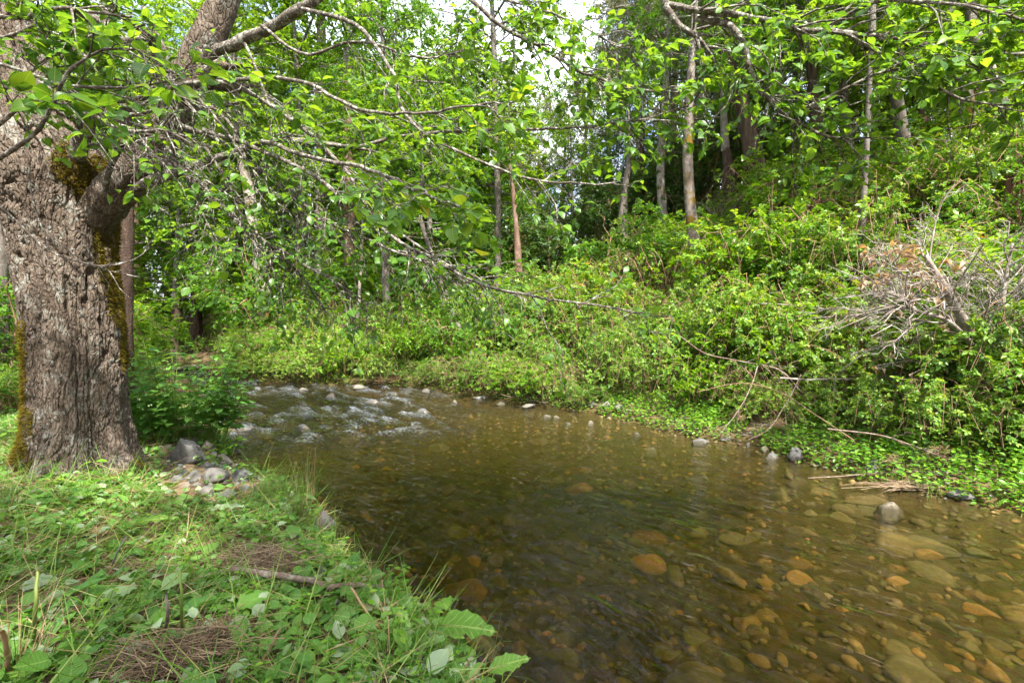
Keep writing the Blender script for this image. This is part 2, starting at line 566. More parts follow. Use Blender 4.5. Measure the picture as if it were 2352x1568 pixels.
M['dry_leaf'] = leaf_mat('dry_leaf', [(0, (0.26, 0.17, 0.11)), (1, (0.42, 0.31, 0.22))], 0.25, 0.5)
M['madrone_leaf'] = leaf_mat('madrone_leaf', [(0, (0.09, 0.12, 0.02)), (1, (0.16, 0.19, 0.04))], 0.25, 0.3, spec=0.6)
M['flower'] = leaf_mat('flower', [(0, (0.75, 0.50, 0.01)), (1, (0.8, 0.55, 0.02))], 0.3, 0.4)
M['alder_bark'] = alder_bark_mat()
M['branch_bark'] = bark_mat('branch_bark', [(0.05, 0.04, 0.033), (0.10, 0.082, 0.07), (0.17, 0.14, 0.12)], (0.44, 0.44, 0.39), 0.54, 0.85, (1, 1, 1), 30.0, 0.9, dist=0.008, pscale=26.0)
M['twig'] = bark_mat('twig', [(0.09, 0.06, 0.045), (0.16, 0.11, 0.085), (0.26, 0.20, 0.16)], (0.40, 0.38, 0.32), 0.55, 0.5, (1, 1, 1), 25.0, 0.3, dist=0.004)
M['pale_bark'] = bark_mat('pale_bark', [(0.14, 0.11, 0.09), (0.25, 0.21, 0.18), (0.36, 0.32, 0.28)], (0.42, 0.41, 0.37), 0.54, 0.7, (1, 1, 0.3), 8.0, 0.9, moss=0.2, dist=0.02)
M['grey_bark'] = bark_mat('grey_bark', [(0.07, 0.056, 0.047), (0.13, 0.108, 0.092), (0.20, 0.175, 0.155)], (0.30, 0.30, 0.27), 0.57, 0.5, (1, 1, 0.3), 10.0, 0.8, dist=0.02)
M['dark_bark'] = bark_mat('dark_bark', [(0.035, 0.022, 0.016), (0.075, 0.05, 0.038), (0.14, 0.10, 0.075)], (0.20, 0.17, 0.14), 0.62, 0.5, (1, 1, 0.15), 12.0, 1.0, dist=0.03)
M['red_bark'] = bark_mat('red_bark', [(0.075, 0.045, 0.032), (0.15, 0.092, 0.066), (0.23, 0.155, 0.118)], (0.36, 0.28, 0.22), 0.58, 0.5, (1, 1, 0.2), 9.0, 0.9, dist=0.02)
M['mossy_bark'] = bark_mat('mossy_bark', [(0.08, 0.06, 0.046), (0.15, 0.12, 0.10), (0.25, 0.21, 0.18)], (0.34, 0.33, 0.29), 0.55, 0.6, (1, 1, 0.3), 9.0, 0.8, moss=0.4, dist=0.02, moss_col=(0.13, 0.085, 0.015))
M['dead_wood'] = bark_mat('dead_wood', [(0.13, 0.10, 0.08), (0.23, 0.19, 0.165), (0.34, 0.30, 0.27)], (0.42, 0.41, 0.37), 0.54, 0.7, (1, 1, 0.4), 14.0, 0.6, dist=0.01)
M['rot_wood'] = bark_mat('rot_wood', [(0.05, 0.024, 0.017), (0.13, 0.06, 0.038), (0.22, 0.12, 0.08)], (0.30, 0.22, 0.17), 0.62, 0.5, (1, 1, 0.08), 16.0, 1.0, dist=0.03)
M['green_stem'] = leaf_mat('green_stem', [(0, (0.12, 0.20, 0.03)), (0.6, (0.15, 0.21, 0.04)), (1, (0.20, 0.22, 0.06))], 0.1, 0.5)
M['moss'] = leaf_mat('moss', [(0, (0.05, 0.042, 0.006)), (0.5, (0.11, 0.09, 0.010)), (1, (0.20, 0.15, 0.015))], 0.25, 0.8, spec=0.1)
M['cane'] = bark_mat('cane', [(0.16, 0.09, 0.055), (0.26, 0.16, 0.10), (0.36, 0.26, 0.18)], (0.4, 0.36, 0.28), 0.6, 0.4, (1, 1, 1), 20.0, 0.2)
M['rock'] = rock_mat('rock', [(0, (0.065, 0.065, 0.07)), (0.4, (0.115, 0.112, 0.108)), (0.75, (0.17, 0.16, 0.145)), (1, (0.18, 0.14, 0.105))])
M['wet_rock'] = rock_mat('wet_rock', [(0, (0.06, 0.065, 0.08)), (0.5, (0.12, 0.12, 0.13)), (1, (0.22, 0.19, 0.16))], 0.3, spec=0.5)
M['bed_stone'] = rock_mat('bed_stone', [(0, (0.07, 0.05, 0.022)), (0.3, (0.16, 0.12, 0.05)), (0.55, (0.14, 0.13, 0.06)), (0.8, (0.28, 0.19, 0.07)), (0.93, (0.42, 0.22, 0.06)), (1, (0.26, 0.25, 0.15))], 0.8, 7.0)

# ------------------------------------------------------------------ the lie of the land
def zw(x, y):
    """height of the water, stepping up over the riffle"""
    return 0.26 * sm(7.6, 13.5, y) + 0.0 * x

def on_water(px, py):
    r = ray(px, py)
    t = 1.7 / -r[2]
    for _ in range(30):
        p = CAM + r * t
        t = (1.7 - float(zw(p[0], p[1]))) / -r[2]
    return (CAM + r * t)[:2]

LEFT_PX = [(1150, 1568), (1085, 1480), (985, 1405), (860, 1320), (775, 1240), (752, 1185), (690, 1125), (575, 1095), (545, 1030), (520, 985), (485, 930), (462, 885), (420, 862)]
RIGHT_PX = [(2352, 1185), (2150, 1142), (1980, 1105), (1850, 1062), (1700, 1022), (1580, 1006), (1450, 972), (1350, 948), (1200, 926), (1090, 908), (980, 894), (850, 887), (700, 882), (550, 872), (500, 856)]
LS = np.array([(13, -9), (6, -3.4), (2.6, -0.5), (1.2, 0.75), (0.4, 1.6)] + [tuple(on_water(*p)) for p in LEFT_PX] + [(-13.5, 15.8), (-22, 17.5), (-60, 22)])
RS = np.array([(20, -9), (12.5, -2.5), (8.6, 0.7), (6.2, 2.75)] + [tuple(on_water(*p)) for p in RIGHT_PX] + [(-14, 20.5), (-24, 23), (-60, 28)])

def seg_dist(x, y, S):
    x, y = np.asarray(x, float), np.asarray(y, float)
    best = np.full(x.shape, 1e9)
    for a, b in zip(S[:-1], S[1:]):
        d = b - a
        t = np.clip(((x - a[0]) * d[0] + (y - a[1]) * d[1]) / (d @ d), 0, 1)
        best = np.minimum(best, (x - a[0] - t * d[0]) ** 2 + (y - a[1] - t * d[1]) ** 2)
    return np.sqrt(best)

POLY = np.vstack([LS, RS[::-1]])
def in_stream(x, y):
    x, y = np.asarray(x, float), np.asarray(y, float)
    c = np.zeros(x.shape, bool)
    n = len(POLY)
    for i in range(n):
        a, b = POLY[i], POLY[(i + 1) % n]
        if a[1] == b[1]: continue
        cond = (a[1] > y) != (b[1] > y)
        xi = (b[0] - a[0]) * (y - a[1]) / (b[1] - a[1]) + a[0]
        c ^= cond & (x < xi)
    return c

def land(x, y):
    """ground height, distance to left shore, to right shore, inside the stream"""
    x, y = np.asarray(x, float), np.asarray(y, float)
    dl, dr, ins = seg_dist(x, y, LS), seg_dist(x, y, RS), in_stream(x, y)
    q = np.stack([x, y, 0 * x], -1)
    wob = fbm(q * 1.1, 3, 3) * 0.10
    dl = np.maximum(dl + wob * ~ins, 0); dr = np.maximum(dr + wob * ~ins, 0)
    z0 = zw(x, y)
    deep = 0.24 + 0.46 * sm(7.5, 4.5, y) * sm(2.6, 0.6, x) - 0.14 * sm(7.0, 8.5, y)
    dm = np.minimum(dl, dr * 0.75)
    bed = z0 - deep * (1 - np.exp(-dm / 0.55)) - 0.005 + fbm(q * 2.3, 3, 9) * 0.05 * sm(0, 0.5, dm)
    slope = 0.22 + 0.50 * sm(-4, 8.5, x)
    up = np.maximum(dr - 0.9, 0)
    up = slope * up * sm(0, 1.2, up + 0.25)
    top_ = 3.2 + 9.0 * sm(2, 9, x)
    hill = top_ * (1 - np.exp(-up / top_))
    right = z0 + 0.13 * sm(0, 0.35, dr) + 0.10 * sm(0.3, 1.0, dr) + hill + fbm(q * 0.5, 3, 5) * 0.35 * sm(1.0, 4.0, dr)
    left = z0 + 0.24 * sm(0, 0.45, dl) + 0.12 * sm(0.4, 2.5, dl) + np.minimum(0.02 * dl, 0.8) + fbm(q * 1.4, 3, 6) * 0.07 * sm(0.1, 0.7, dl) + fbm(q * 0.15, 2, 8) * 0.5 * sm(5, 14, dl)
    out = np.where(dl < dr, left, right)
    return np.where(ins, bed, out), dl, dr, ins

def H(x, y):
    return float(land(np.array([x]), np.array([y]))[0][0])

def HV(xy):
    return land(xy[:, 0], xy[:, 1])[0]

def on_ground(px, py):
    """where the line of sight through a picture point meets the ground or water"""
    r = ray(px, py)
    t = np.linspace(0.6, 60, 3000)
    p = CAM + r * t[:, None]
    h = np.maximum(land(p[:, 0], p[:, 1])[0], -9)
    ins = in_stream(p[:, 0], p[:, 1])
    h = np.where(ins, np.maximum(h, zw(p[:, 0], p[:, 1])), h)
    i = np.argmax(p[:, 2] < h)
    return p[i]

# ground sheet
def axis(*parts):
    return np.unique(np.concatenate([np.arange(a, b, s) for a, b, s in parts]))
gx = axis((-160, -30, 10), (-30, -12, 1.0), (-12, -4.5, 0.15), (-4.5, 5.5, 0.05), (5.5, 12, 0.14), (12, 30, 1.0), (30, 161, 10))
gy = axis((-40, -4, 4), (-4, 1, 0.25), (1, 6, 0.045), (6, 16, 0.1), (16, 40, 0.6), (40, 170, 10))
GX, GY = np.meshgrid(gx, gy, indexing='ij')
GZ, GDL, GDR, GIN = land(GX, GY)
def grid_tris(nx, ny):
    i, j = np.meshgrid(np.arange(nx - 1), np.arange(ny - 1), indexing='ij')
    a = (i * ny + j).ravel(); b = ((i + 1) * ny + j).ravel(); c = b + 1; d = a + 1
    return np.vstack([np.stack([a, b, c], -1), np.stack([a, c, d], -1)])
fine = fbm(np.stack([GX, GY, 0 * GX], -1) * 9, 3, 21) * 0.02 * sm(20, 10, GY) * ~GIN
g = Geo()
uvz = np.zeros((GX.size, 3)); uvz[:, 0] = np.where(GIN, 1, sm(0.5, 0.0, np.minimum(GDL, GDR))).ravel()
g.add(np.stack([GX, GY, GZ + fine], -1).reshape(-1, 3), grid_tris(len(gx), len(gy)), 0.5, uvz)

def ground_mat():
    m, nt, out = new_mat('soil')
    v = mapping(nt)
    at = N(nt, 'Attribute', attribute_name='luv')
    sx = N(nt, 'SeparateXYZ'); L(nt, at.outputs['Vector'], sx.inputs[0])
    n1 = noise(nt, v, 5.0, 6, 0.65, 0.4)
    n2 = noise(nt, v, 60.0, 4, 0.6)
    soil = ramp(nt, n1, [(0.3, (0.05, 0.034, 0.02)), (0.5, (0.12, 0.085, 0.05)), (0.72, (0.22, 0.16, 0.10))])
    soil = mixc(nt, math_(nt, 'MULTIPLY', math_(nt, 'GREATER_THAN', n2, 0.58), 0.6), soil, (0.30, 0.20, 0.12))
    vo = N(nt, 'TexVoronoi'); vo.inputs['Scale'].default_value = 22.0; L(nt, v, vo.inputs['Vector'])
    peb = mixc(nt, 0.5, vo.outputs['Color'], (0.5, 0.5, 0.5))
    bed = mixc(nt, 1.0, ramp(nt, n1, [(0.3, (0.05, 0.038, 0.013)), (0.6, (0.12, 0.085, 0.03)), (0.8, (0.19, 0.14, 0.055))]), peb, 'MULTIPLY')
    bed = mixc(nt, 0.5, bed, ramp(nt, n1, [(0.3, (0.05, 0.042, 0.015)), (0.7, (0.15, 0.11, 0.04))]))
    col = mixc(nt, sx.outputs[0], soil, bed)
    p = N(nt, 'BsdfPrincipled'); p.inputs['Roughness'].default_value = 0.95; p.inputs['Specular IOR Level'].default_value = 0.1
    L(nt, col, p.inputs['Base Color'])
    b = N(nt, 'Bump'); b.inputs['Strength'].default_value = 0.8; b.inputs['Distance'].default_value = 0.03
    L(nt, math_(nt, 'ADD', n1, math_(nt, 'MULTIPLY', n2, 0.4)), b.inputs['Height']); L(nt, b.outputs[0], p.inputs['Normal'])
    L(nt, p.outputs[0], out.inputs[0])
    return m
tag(g.obj('ground', ground_mat(), smooth=True), 'brown soil of the creek banks and stony stream bed', kind='structure')

# water sheet, its local x along the current
FLOW = math.atan2(-0.75, 0.66)
cf, sf = math.cos(FLOW), math.sin(FLOW)
wx = axis((-45, -14, 0.8), (-14, -5.5, 0.05), (-5.5, 6, 0.04), (6, 16, 0.6))
wy = axis((-14, -5, 0.6), (-5, 2.5, 0.05), (2.5, 6.5, 0.045), (6.5, 22, 0.8))
WX, WY = np.meshgrid(wx, wy, indexing='ij')
X = WX * cf - WY * sf
Y = WX * sf + WY * cf
ratio = X / np.maximum(Y, 1)
riff = sm(6.6, 8.2, Y - ratio * 1.5) * sm(16.5, 14.0, Y) * sm(0.02, -0.25, ratio)
riff = np.maximum(riff, 0.35 * sm(8.0, 9.0, Y) * sm(11.5, 10, Y) * sm(0.25, 0.0, ratio) * sm(-0.4, -0.2, ratio))
q = np.stack([WX * 0.7, WY * 1.4, 0 * WX], -1)
chop = fbm(q * 4.0, 4, 31) * 0.06 + np.abs(fbm(np.stack([WX * 1.2, WY * 2.6, 0 * WX], -1) * 1.7, 3, 33)) * 0.04
swell = fbm(q * 1.6, 3, 35) * 0.010 + fbm(q * 4.5, 2, 36) * 0.004
WZ = zw(X, Y) + riff * chop + swell
g = Geo()
uvw = np.zeros((WX.size, 3)); uvw[:, 0] = riff.ravel(); uvw[:, 1] = (riff * chop).ravel() * 16
g.add(np.stack([WX, WY, WZ], -1).reshape(-1, 3), grid_tris(len(wx), len(wy)), 0.5, uvw)

def water_mat():
    m, nt, out = new_mat('creek_water')
    at = N(nt, 'Attribute', attribute_name='luv')
    sx = N(nt, 'SeparateXYZ'); L(nt, at.outputs['Vector'], sx.inputs[0])
    v1 = mapping(nt, (1.0, 2.6, 1.0))
    v2 = mapping(nt, (1.0, 1.8, 1.0))
    n1 = noise(nt, v1, 4.0, 3, 0.5, 0.8)
    n2 = noise(nt, v2, 17.0, 3, 0.55, 1.2)
    n3 = noise(nt, v2, 1.3, 2, 0.5)
    patch = ramp(nt, n3, [(0.35, (0.25, 0.25, 0.25)), (0.7, (1, 1, 1))])
    hgt = math_(nt, 'ADD', n1, math_(nt, 'MULTIPLY', math_(nt, 'MULTIPLY', n2, 0.34), patch))
    hgt = math_(nt, 'MULTIPLY', hgt, math_(nt, 'ADD', 1.0, math_(nt, 'MULTIPLY', sx.outputs[0], 3.0)))
    b = N(nt, 'Bump'); b.inputs['Strength'].default_value = 1.0; b.inputs['Distance'].default_value = 0.034
    L(nt, hgt, b.inputs['Height'])
    fr = N(nt, 'Fresnel'); fr.inputs['IOR'].default_value = 1.33; L(nt, b.outputs[0], fr.inputs['Normal'])
    gl = N(nt, 'BsdfGlossy'); gl.inputs['Roughness'].default_value = 0.025; L(nt, b.outputs[0], gl.inputs['Normal'])
    gl.inputs['Color'].default_value = (1, 1, 1, 1)
    tr = N(nt, 'BsdfTransparent'); tr.inputs['Color'].default_value = (0.98, 0.97, 0.92, 1)
    rf = N(nt, 'BsdfRefraction'); rf.inputs['IOR'].default_value = 1.2; rf.inputs['Roughness'].default_value = 0.02
    rf.inputs['Color'].default_value = (0.98, 0.97, 0.92, 1); b3 = N(nt, 'Bump'); b3.inputs['Strength'].default_value = 1.0; b3.inputs['Distance'].default_value = 0.009; L(nt, hgt, b3.inputs['Height']); L(nt, b3.outputs[0], rf.inputs['Normal'])
    mt = N(nt, 'MixShader'); mt.inputs[0].default_value = 0.28; L(nt, tr.outputs[0], mt.inputs[1]); L(nt, rf.outputs[0], mt.inputs[2])
    mx = N(nt, 'MixShader'); L(nt, fr.outputs[0], mx.inputs[0]); L(nt, mt.outputs[0], mx.inputs[1]); L(nt, gl.outputs[0], mx.inputs[2])
    # white water on the riffle crests, sky glints painted in as blue-white flecks
    f1 = noise(nt, mapping(nt, (0.7, 2.4, 1)), 20.0, 6, 0.75, 0.6)
    f = math_(nt, 'ADD', math_(nt, 'MULTIPLY', f1, 1.0), math_(nt, 'MULTIPLY', sx.outputs[1], 0.22))
    fm = ramp(nt, f, [(0.56, (0, 0, 0)), (0.80, (1, 1, 1))])
    fm = math_(nt, 'MULTIPLY', math_(nt, 'MULTIPLY', fm, sx.outputs[0]), 0.55)
    df = N(nt, 'BsdfPrincipled'); df.inputs['Base Color'].default_value = (0.55, 0.60, 0.68, 1); df.inputs['Roughness'].default_value = 0.4
    L(nt, b.outputs[0], df.inputs['Normal'])
    m2 = N(nt, 'MixShader'); L(nt, fm, m2.inputs[0]); L(nt, mx.outputs[0], m2.inputs[1]); L(nt, df.outputs[0], m2.inputs[2])
    L(nt, m2.outputs[0], out.inputs[0])
    va = N(nt, 'VolumeAbsorption'); va.inputs['Color'].default_value = (0.44, 0.38, 0.03, 1); va.inputs['Density'].default_value = 1.8
    L(nt, va.outputs[0], out.inputs['Volume'])
    return m
wo = g.obj('water', water_mat(), smooth=True)
wo.rotation_euler = (0, 0, FLOW)
tag(wo, 'clear shallow creek water with a small white riffle upstream', kind='structure')

# ------------------------------------------------------------------ woodland: crowns, shrubs and brambles made once, then copied
def crown(seed, Hc, Rc, nl, ns, nt_, kl, leaf, size, mat, bark, shape='round', up=0.25, droop=0.25, tilt=0.55, lean=0.0, twigL=0.45):
    rng = np.random.default_rng(seed)
    t = np.linspace(0, 1, 9)
    lead = np.stack([lean * t ** 2 * Hc + 0.10 * np.sin(t * 5 + seed), 0.10 * np.cos(t * 4 + seed), t * Hc], -1)
    lead -= lead[0]
    u = np.sort(rng.uniform(0.02, 0.98, nl))
    az = np.arange(nl) * 2.399 + rng.uniform(-0.4, 0.4, nl)
    prof = np.sqrt(np.clip(1 - (2 * u * 0.92 - 0.85) ** 2 / 1.25, 0.05, 1)) if shape == 'round' else np.clip(1.05 - u, 0.08, 1)
    ln = Rc * prof * rng.uniform(0.7, 1.2, nl)
    el = (R(10) + R(50) * u) if shape == 'round' else R(-12) + R(25) * u
    fi = u * 8; i = np.minimum(fi.astype(int), 7); f = (fi - i)[:, None]
    b = lead[i] + (lead[i + 1] - lead[i]) * f
    d = np.stack([np.cos(az) * np.cos(el), np.sin(az) * np.cos(el), np.sin(el)], -1)
    s = np.linspace(0, 1, 6)[None, :, None]
    limb = b[:, None] + d[:, None] * ln[:, None, None] * s + np.array([0, 0, -1]) * droop * ln[:, None, None] * s ** 2 + rng.normal(size=(nl, 6, 3)) * 0.05 * ln[:, None, None] * s
    sub = sprout(rng, limb, ns, 0.2, Rc * 0.42, 0.9, up * 0.3, droop, 4, 0.5)
    tw = sprout(rng, sub, nt_, 0.15, twigL, 0.9, 0.0, 0.3, 3, 0.6)
    g = Geo()
    rl = 0.019 * Hc
    v, tt, uv = tubes(lead[None], np.linspace(rl, rl * 0.15, 9)[None], 6); g.add(v, tt, 0.5, uv)
    v, tt, uv = tubes(limb, np.outer(ln, np.linspace(0.014, 0.003, 6)), 4); g.add(v, tt, 0.5, uv)
    v, tt, uv = tubes(sub, np.linspace(0.010, 0.003, 4)[None], 3); g.add(v, tt, 0.5, uv)
    gl = Geo()
    pos, dv, nr, sz = leaf_seats(rng, tw, kl, size, tilt, 0.25)
    scatter(gl, leaf, pos, dv, nr, sz, rng)
    return g.mesh('limbs', M[bark], True), gl.mesh('foliage', M[mat])

CR = {
    'alder_a': crown(1, 7.5, 2.9, 26, 8, 10, 20, DIAMOND, 0.09, 'crown_bright', 'branch_bark'),
    'alder_b': crown(2, 6.5, 3.2, 24, 8, 10, 20, DIAMOND, 0.085, 'crown_mid', 'branch_bark', droop=0.4),
    'maple': crown(3, 6.0, 3.2, 22, 7, 7, 7, PALM, 0.17, 'crown_bright', 'branch_bark', droop=0.3, tilt=0.35),
    'oak': crown(4, 7.0, 2.8, 28, 9, 12, 16, DIAMOND, 0.06, 'crown_grey', 'dead_wood', tilt=0.9, twigL=0.4),
    'fir': crown(5, 11.0, 2.6, 50, 9, 8, 14, DIAMOND, 0.08, 'crown_dark', 'dark_bark', shape='cone', droop=0.25, tilt=0.5),
}

def shrub(seed, Hs, Rs, stems, ns, nt_, kl, leaf, size, mat, bark='cane', twigL=0.3, tilt=0.55):
    rng = np.random.default_rng(seed)
    az = rng.uniform(0, 2 * np.pi, stems)
    rr = rng.uniform(0.1, 1, stems) ** 0.7
    s = np.linspace(0, 1, 6)[None, :, None]
    base = np.stack([np.cos(az) * rr * 0.25 * Rs, np.sin(az) * rr * 0.25 * Rs, 0 * az - 0.08], -1)
    top = np.stack([np.cos(az) * rr * Rs, np.sin(az) * rr * Rs, Hs * rng.uniform(0.55, 1.0, stems) * (1.1 - 0.5 * rr)], -1)
    st = base[:, None] + (top - base)[:, None] * s
    st[..., 2] += (0.25 * Hs * np.sin(np.pi * s[..., 0]) * rr[:, None])
    st += rng.normal(size=st.shape) * 0.03 * Hs * s
    sub = sprout(rng, st, ns, 0.25, 0.42 * Rs, 0.9, 0.15, 0.3, 4, 0.7)
    tw = sprout(rng, sub, nt_, 0.1, twigL, 0.9, 0.05, 0.3, 3, 0.7)
    g = Geo()
    v, tt, uv = tubes(st, np.linspace(0.016, 0.004, 6)[None] * (0.5 + 0.3 * Hs), 4); g.add(v, tt, 0.5, uv)
    v, tt, uv = tubes(sub, np.linspace(0.005, 0.002, 4)[None], 3); g.add(v, tt, 0.5, uv)
    gl = Geo()
    pos, dv, nr, sz = leaf_seats(rng, tw, kl, size, tilt, 0.15)
    scatter(gl, leaf, pos, dv, nr, sz, rng)
    return g.mesh('stems', M[bark], True), gl.mesh('foliage', M[mat])

def bramble(seed, Rb=1.0, Hb=0.75, canes=58, kl=8, size=0.058, mat='bramble_leaf'):
    rng = np.random.default_rng(seed)
    az = rng.uniform(0, 2 * np.pi, canes)
    r0 = rng.uniform(0, 0.5, canes) * Rb
    az2 = az + rng.normal(size=canes) * 0.7
    r1 = r0 + rng.uniform(0.3, 0.9, canes) * Rb
    s = np.linspace(0, 1, 7)
    hh = Hb * rng.uniform(0.5, 1.25, canes)
    x = np.cos(az)[:, None] * r0[:, None] * (1 - s) + np.cos(az2)[:, None] * r1[:, None] * s
    y = np.sin(az)[:, None] * r0[:, None] * (1 - s) + np.sin(az2)[:, None] * r1[:, None] * s
    z = hh[:, None] * (np.sin(np.pi * np.minimum(s * 0.85 + 0.02, 1)) ** 0.8)[None] - 0.05
    cn = np.stack([x, y, z], -1) + rng.normal(size=(canes, 7, 3)) * 0.03
    tw = sprout(rng, cn, 9, 0.1, 0.24, 1.0, 0.25, 0.2, 3, 0.8)
    g = Geo()
    v, tt, uv = tubes(cn, np.linspace(0.006, 0.002, 7)[None], 3); g.add(v, tt, 0.5, uv)
    v, tt, uv = tubes(tw[::3], np.linspace(0.003, 0.0015, 3)[None], 3); g.add(v, tt, 0.5, uv)
    gl = Geo()
    pos, dv, nr, sz = leaf_seats(rng, tw, kl, size, 0.5, 0.1)
    scatter(gl, TRI, pos, dv, nr, sz, rng)
    return g.mesh('canes', M['cane'], True), gl.mesh('foliage', M[mat])

SH = {
    'hazel_a': shrub(11, 2.6, 1.3, 14, 7, 7, 8, HEX, 0.075, 'crown_mid'),
    'hazel_b': shrub(12, 2.2, 1.4, 15, 7, 7, 8, HEX, 0.07, 'crown_bright'),
    'maple_a': shrub(13, 2.4, 1.4, 9, 6, 4, 4, PALM, 0.14, 'crown_bright', tilt=0.3),
    'maple_b': shrub(14, 1.8, 1.2, 9, 6, 4, 4, PALM, 0.12, 'crown_mid', tilt=0.3),
    'bramble_a': bramble(15), 'bramble_b': bramble(16, 1.1, 0.6, 60, 8, 0.048, 'crown_mid'), 'bramble_c': bramble(17, 0.9, 1.0, 54, 7, 0.06),
    'bramble_d': bramble(27, 1.0, 0.9, 46, 4, 0.10, 'crown_bright'), 'bramble_e': bramble(28, 1.0, 0.75, 80, 2, 0.05),
    'dusk': shrub(19, 2.6, 1.6, 14, 7, 7, 8, HEX, 0.08, 'crown_dark'),  # leaf colour darkened to stand in for deep shade in the wood
    'twiggy': shrub(18, 1.6, 1.2, 16, 8, 7, 2, DIAMOND, 0.05, 'bramble_leaf', 'dead_wood'),
}
ONE = {}
def plant(kind, name, label, cat, x, y, s=1.0, rz=0.0, group=None, sz=1.0, sink=0.05):
    t = thing(name, label, cat, (x, y, H(x, y) - sink), rz, group, (s, s, s * sz))
    a, b = SH[kind]
    link('canes' if 'bramble' in kind else 'stems', a, t)
    link('foliage', b, t)
    return t

def trunk_tree(name, label, cat, px, D, top, rb, rt, bark, cr, cs, bend=0.0, D2=None, group=None, rz=0.0, csz=1.0, over=1.0):
    """trunk from the ground at (picture column px, distance D) to the picture point top, crown on its end"""
    if cr: rt = min(rt, {'alder_a': 7.5, 'alder_b': 6.5, 'maple': 6.0, 'oak': 7.0, 'fir': 11.0}[cr] * 0.0195 * cs)
    x = float(P(px, 740, D)[0])
    z = H(x, D)
    base = np.array([x, D, z])
    tp = P(top[0], top[1], D2 or D)
    rng = np.random.default_rng(int(abs(px) * 7 + D))
    k = 14
    s = np.linspace(0, 1, k)[:, None]
    ax = base + (tp - base) * s + np.array([1.0, 0.2, 0]) * bend * np.sin(np.pi * s) + np.array([0.35, 0.3, 0]) * rb * fbm(np.stack([s[:, 0] * 4, s[:, 0] * 0 + px, s[:, 0] * 0], -1), 3, 4)[:, None]
    ax[0, 2] -= 0.25
    rad = rb + (rt - rb) * s[:, 0] ** 0.8
    rad[0] *= 1.5; rad[1] *= 1.12
    v, tt, uv = tubes(ax[None], rad[None], 14)
    q = v * np.array([5, 5, 1.2]) / max(rb * 5, 0.3)
    c = np.repeat(ax, 14, 0)
    v = c + (v - c) * (1 + 0.22 * fbm(q, 3, int(abs(px))))[:, None]
    t = thing(name, label, cat, tuple(base), 0, group)
    g = Geo(); g.add(v, tt, 0.5, uv)
    g.obj('trunk', M[bark], t, True, base)
    if cr:
        a, b = CR[cr]
        m = Matrix.Translation(Vector(ax[-1] - base - np.array([0, 0, 0.1]))) @ Matrix.Rotation(rz, 4, 'Z') @ Matrix.Diagonal((cs, cs, cs * csz, 1))
        link('limbs', a, t, mat=m)
        link('crown', b, t, mat=m)
    return t

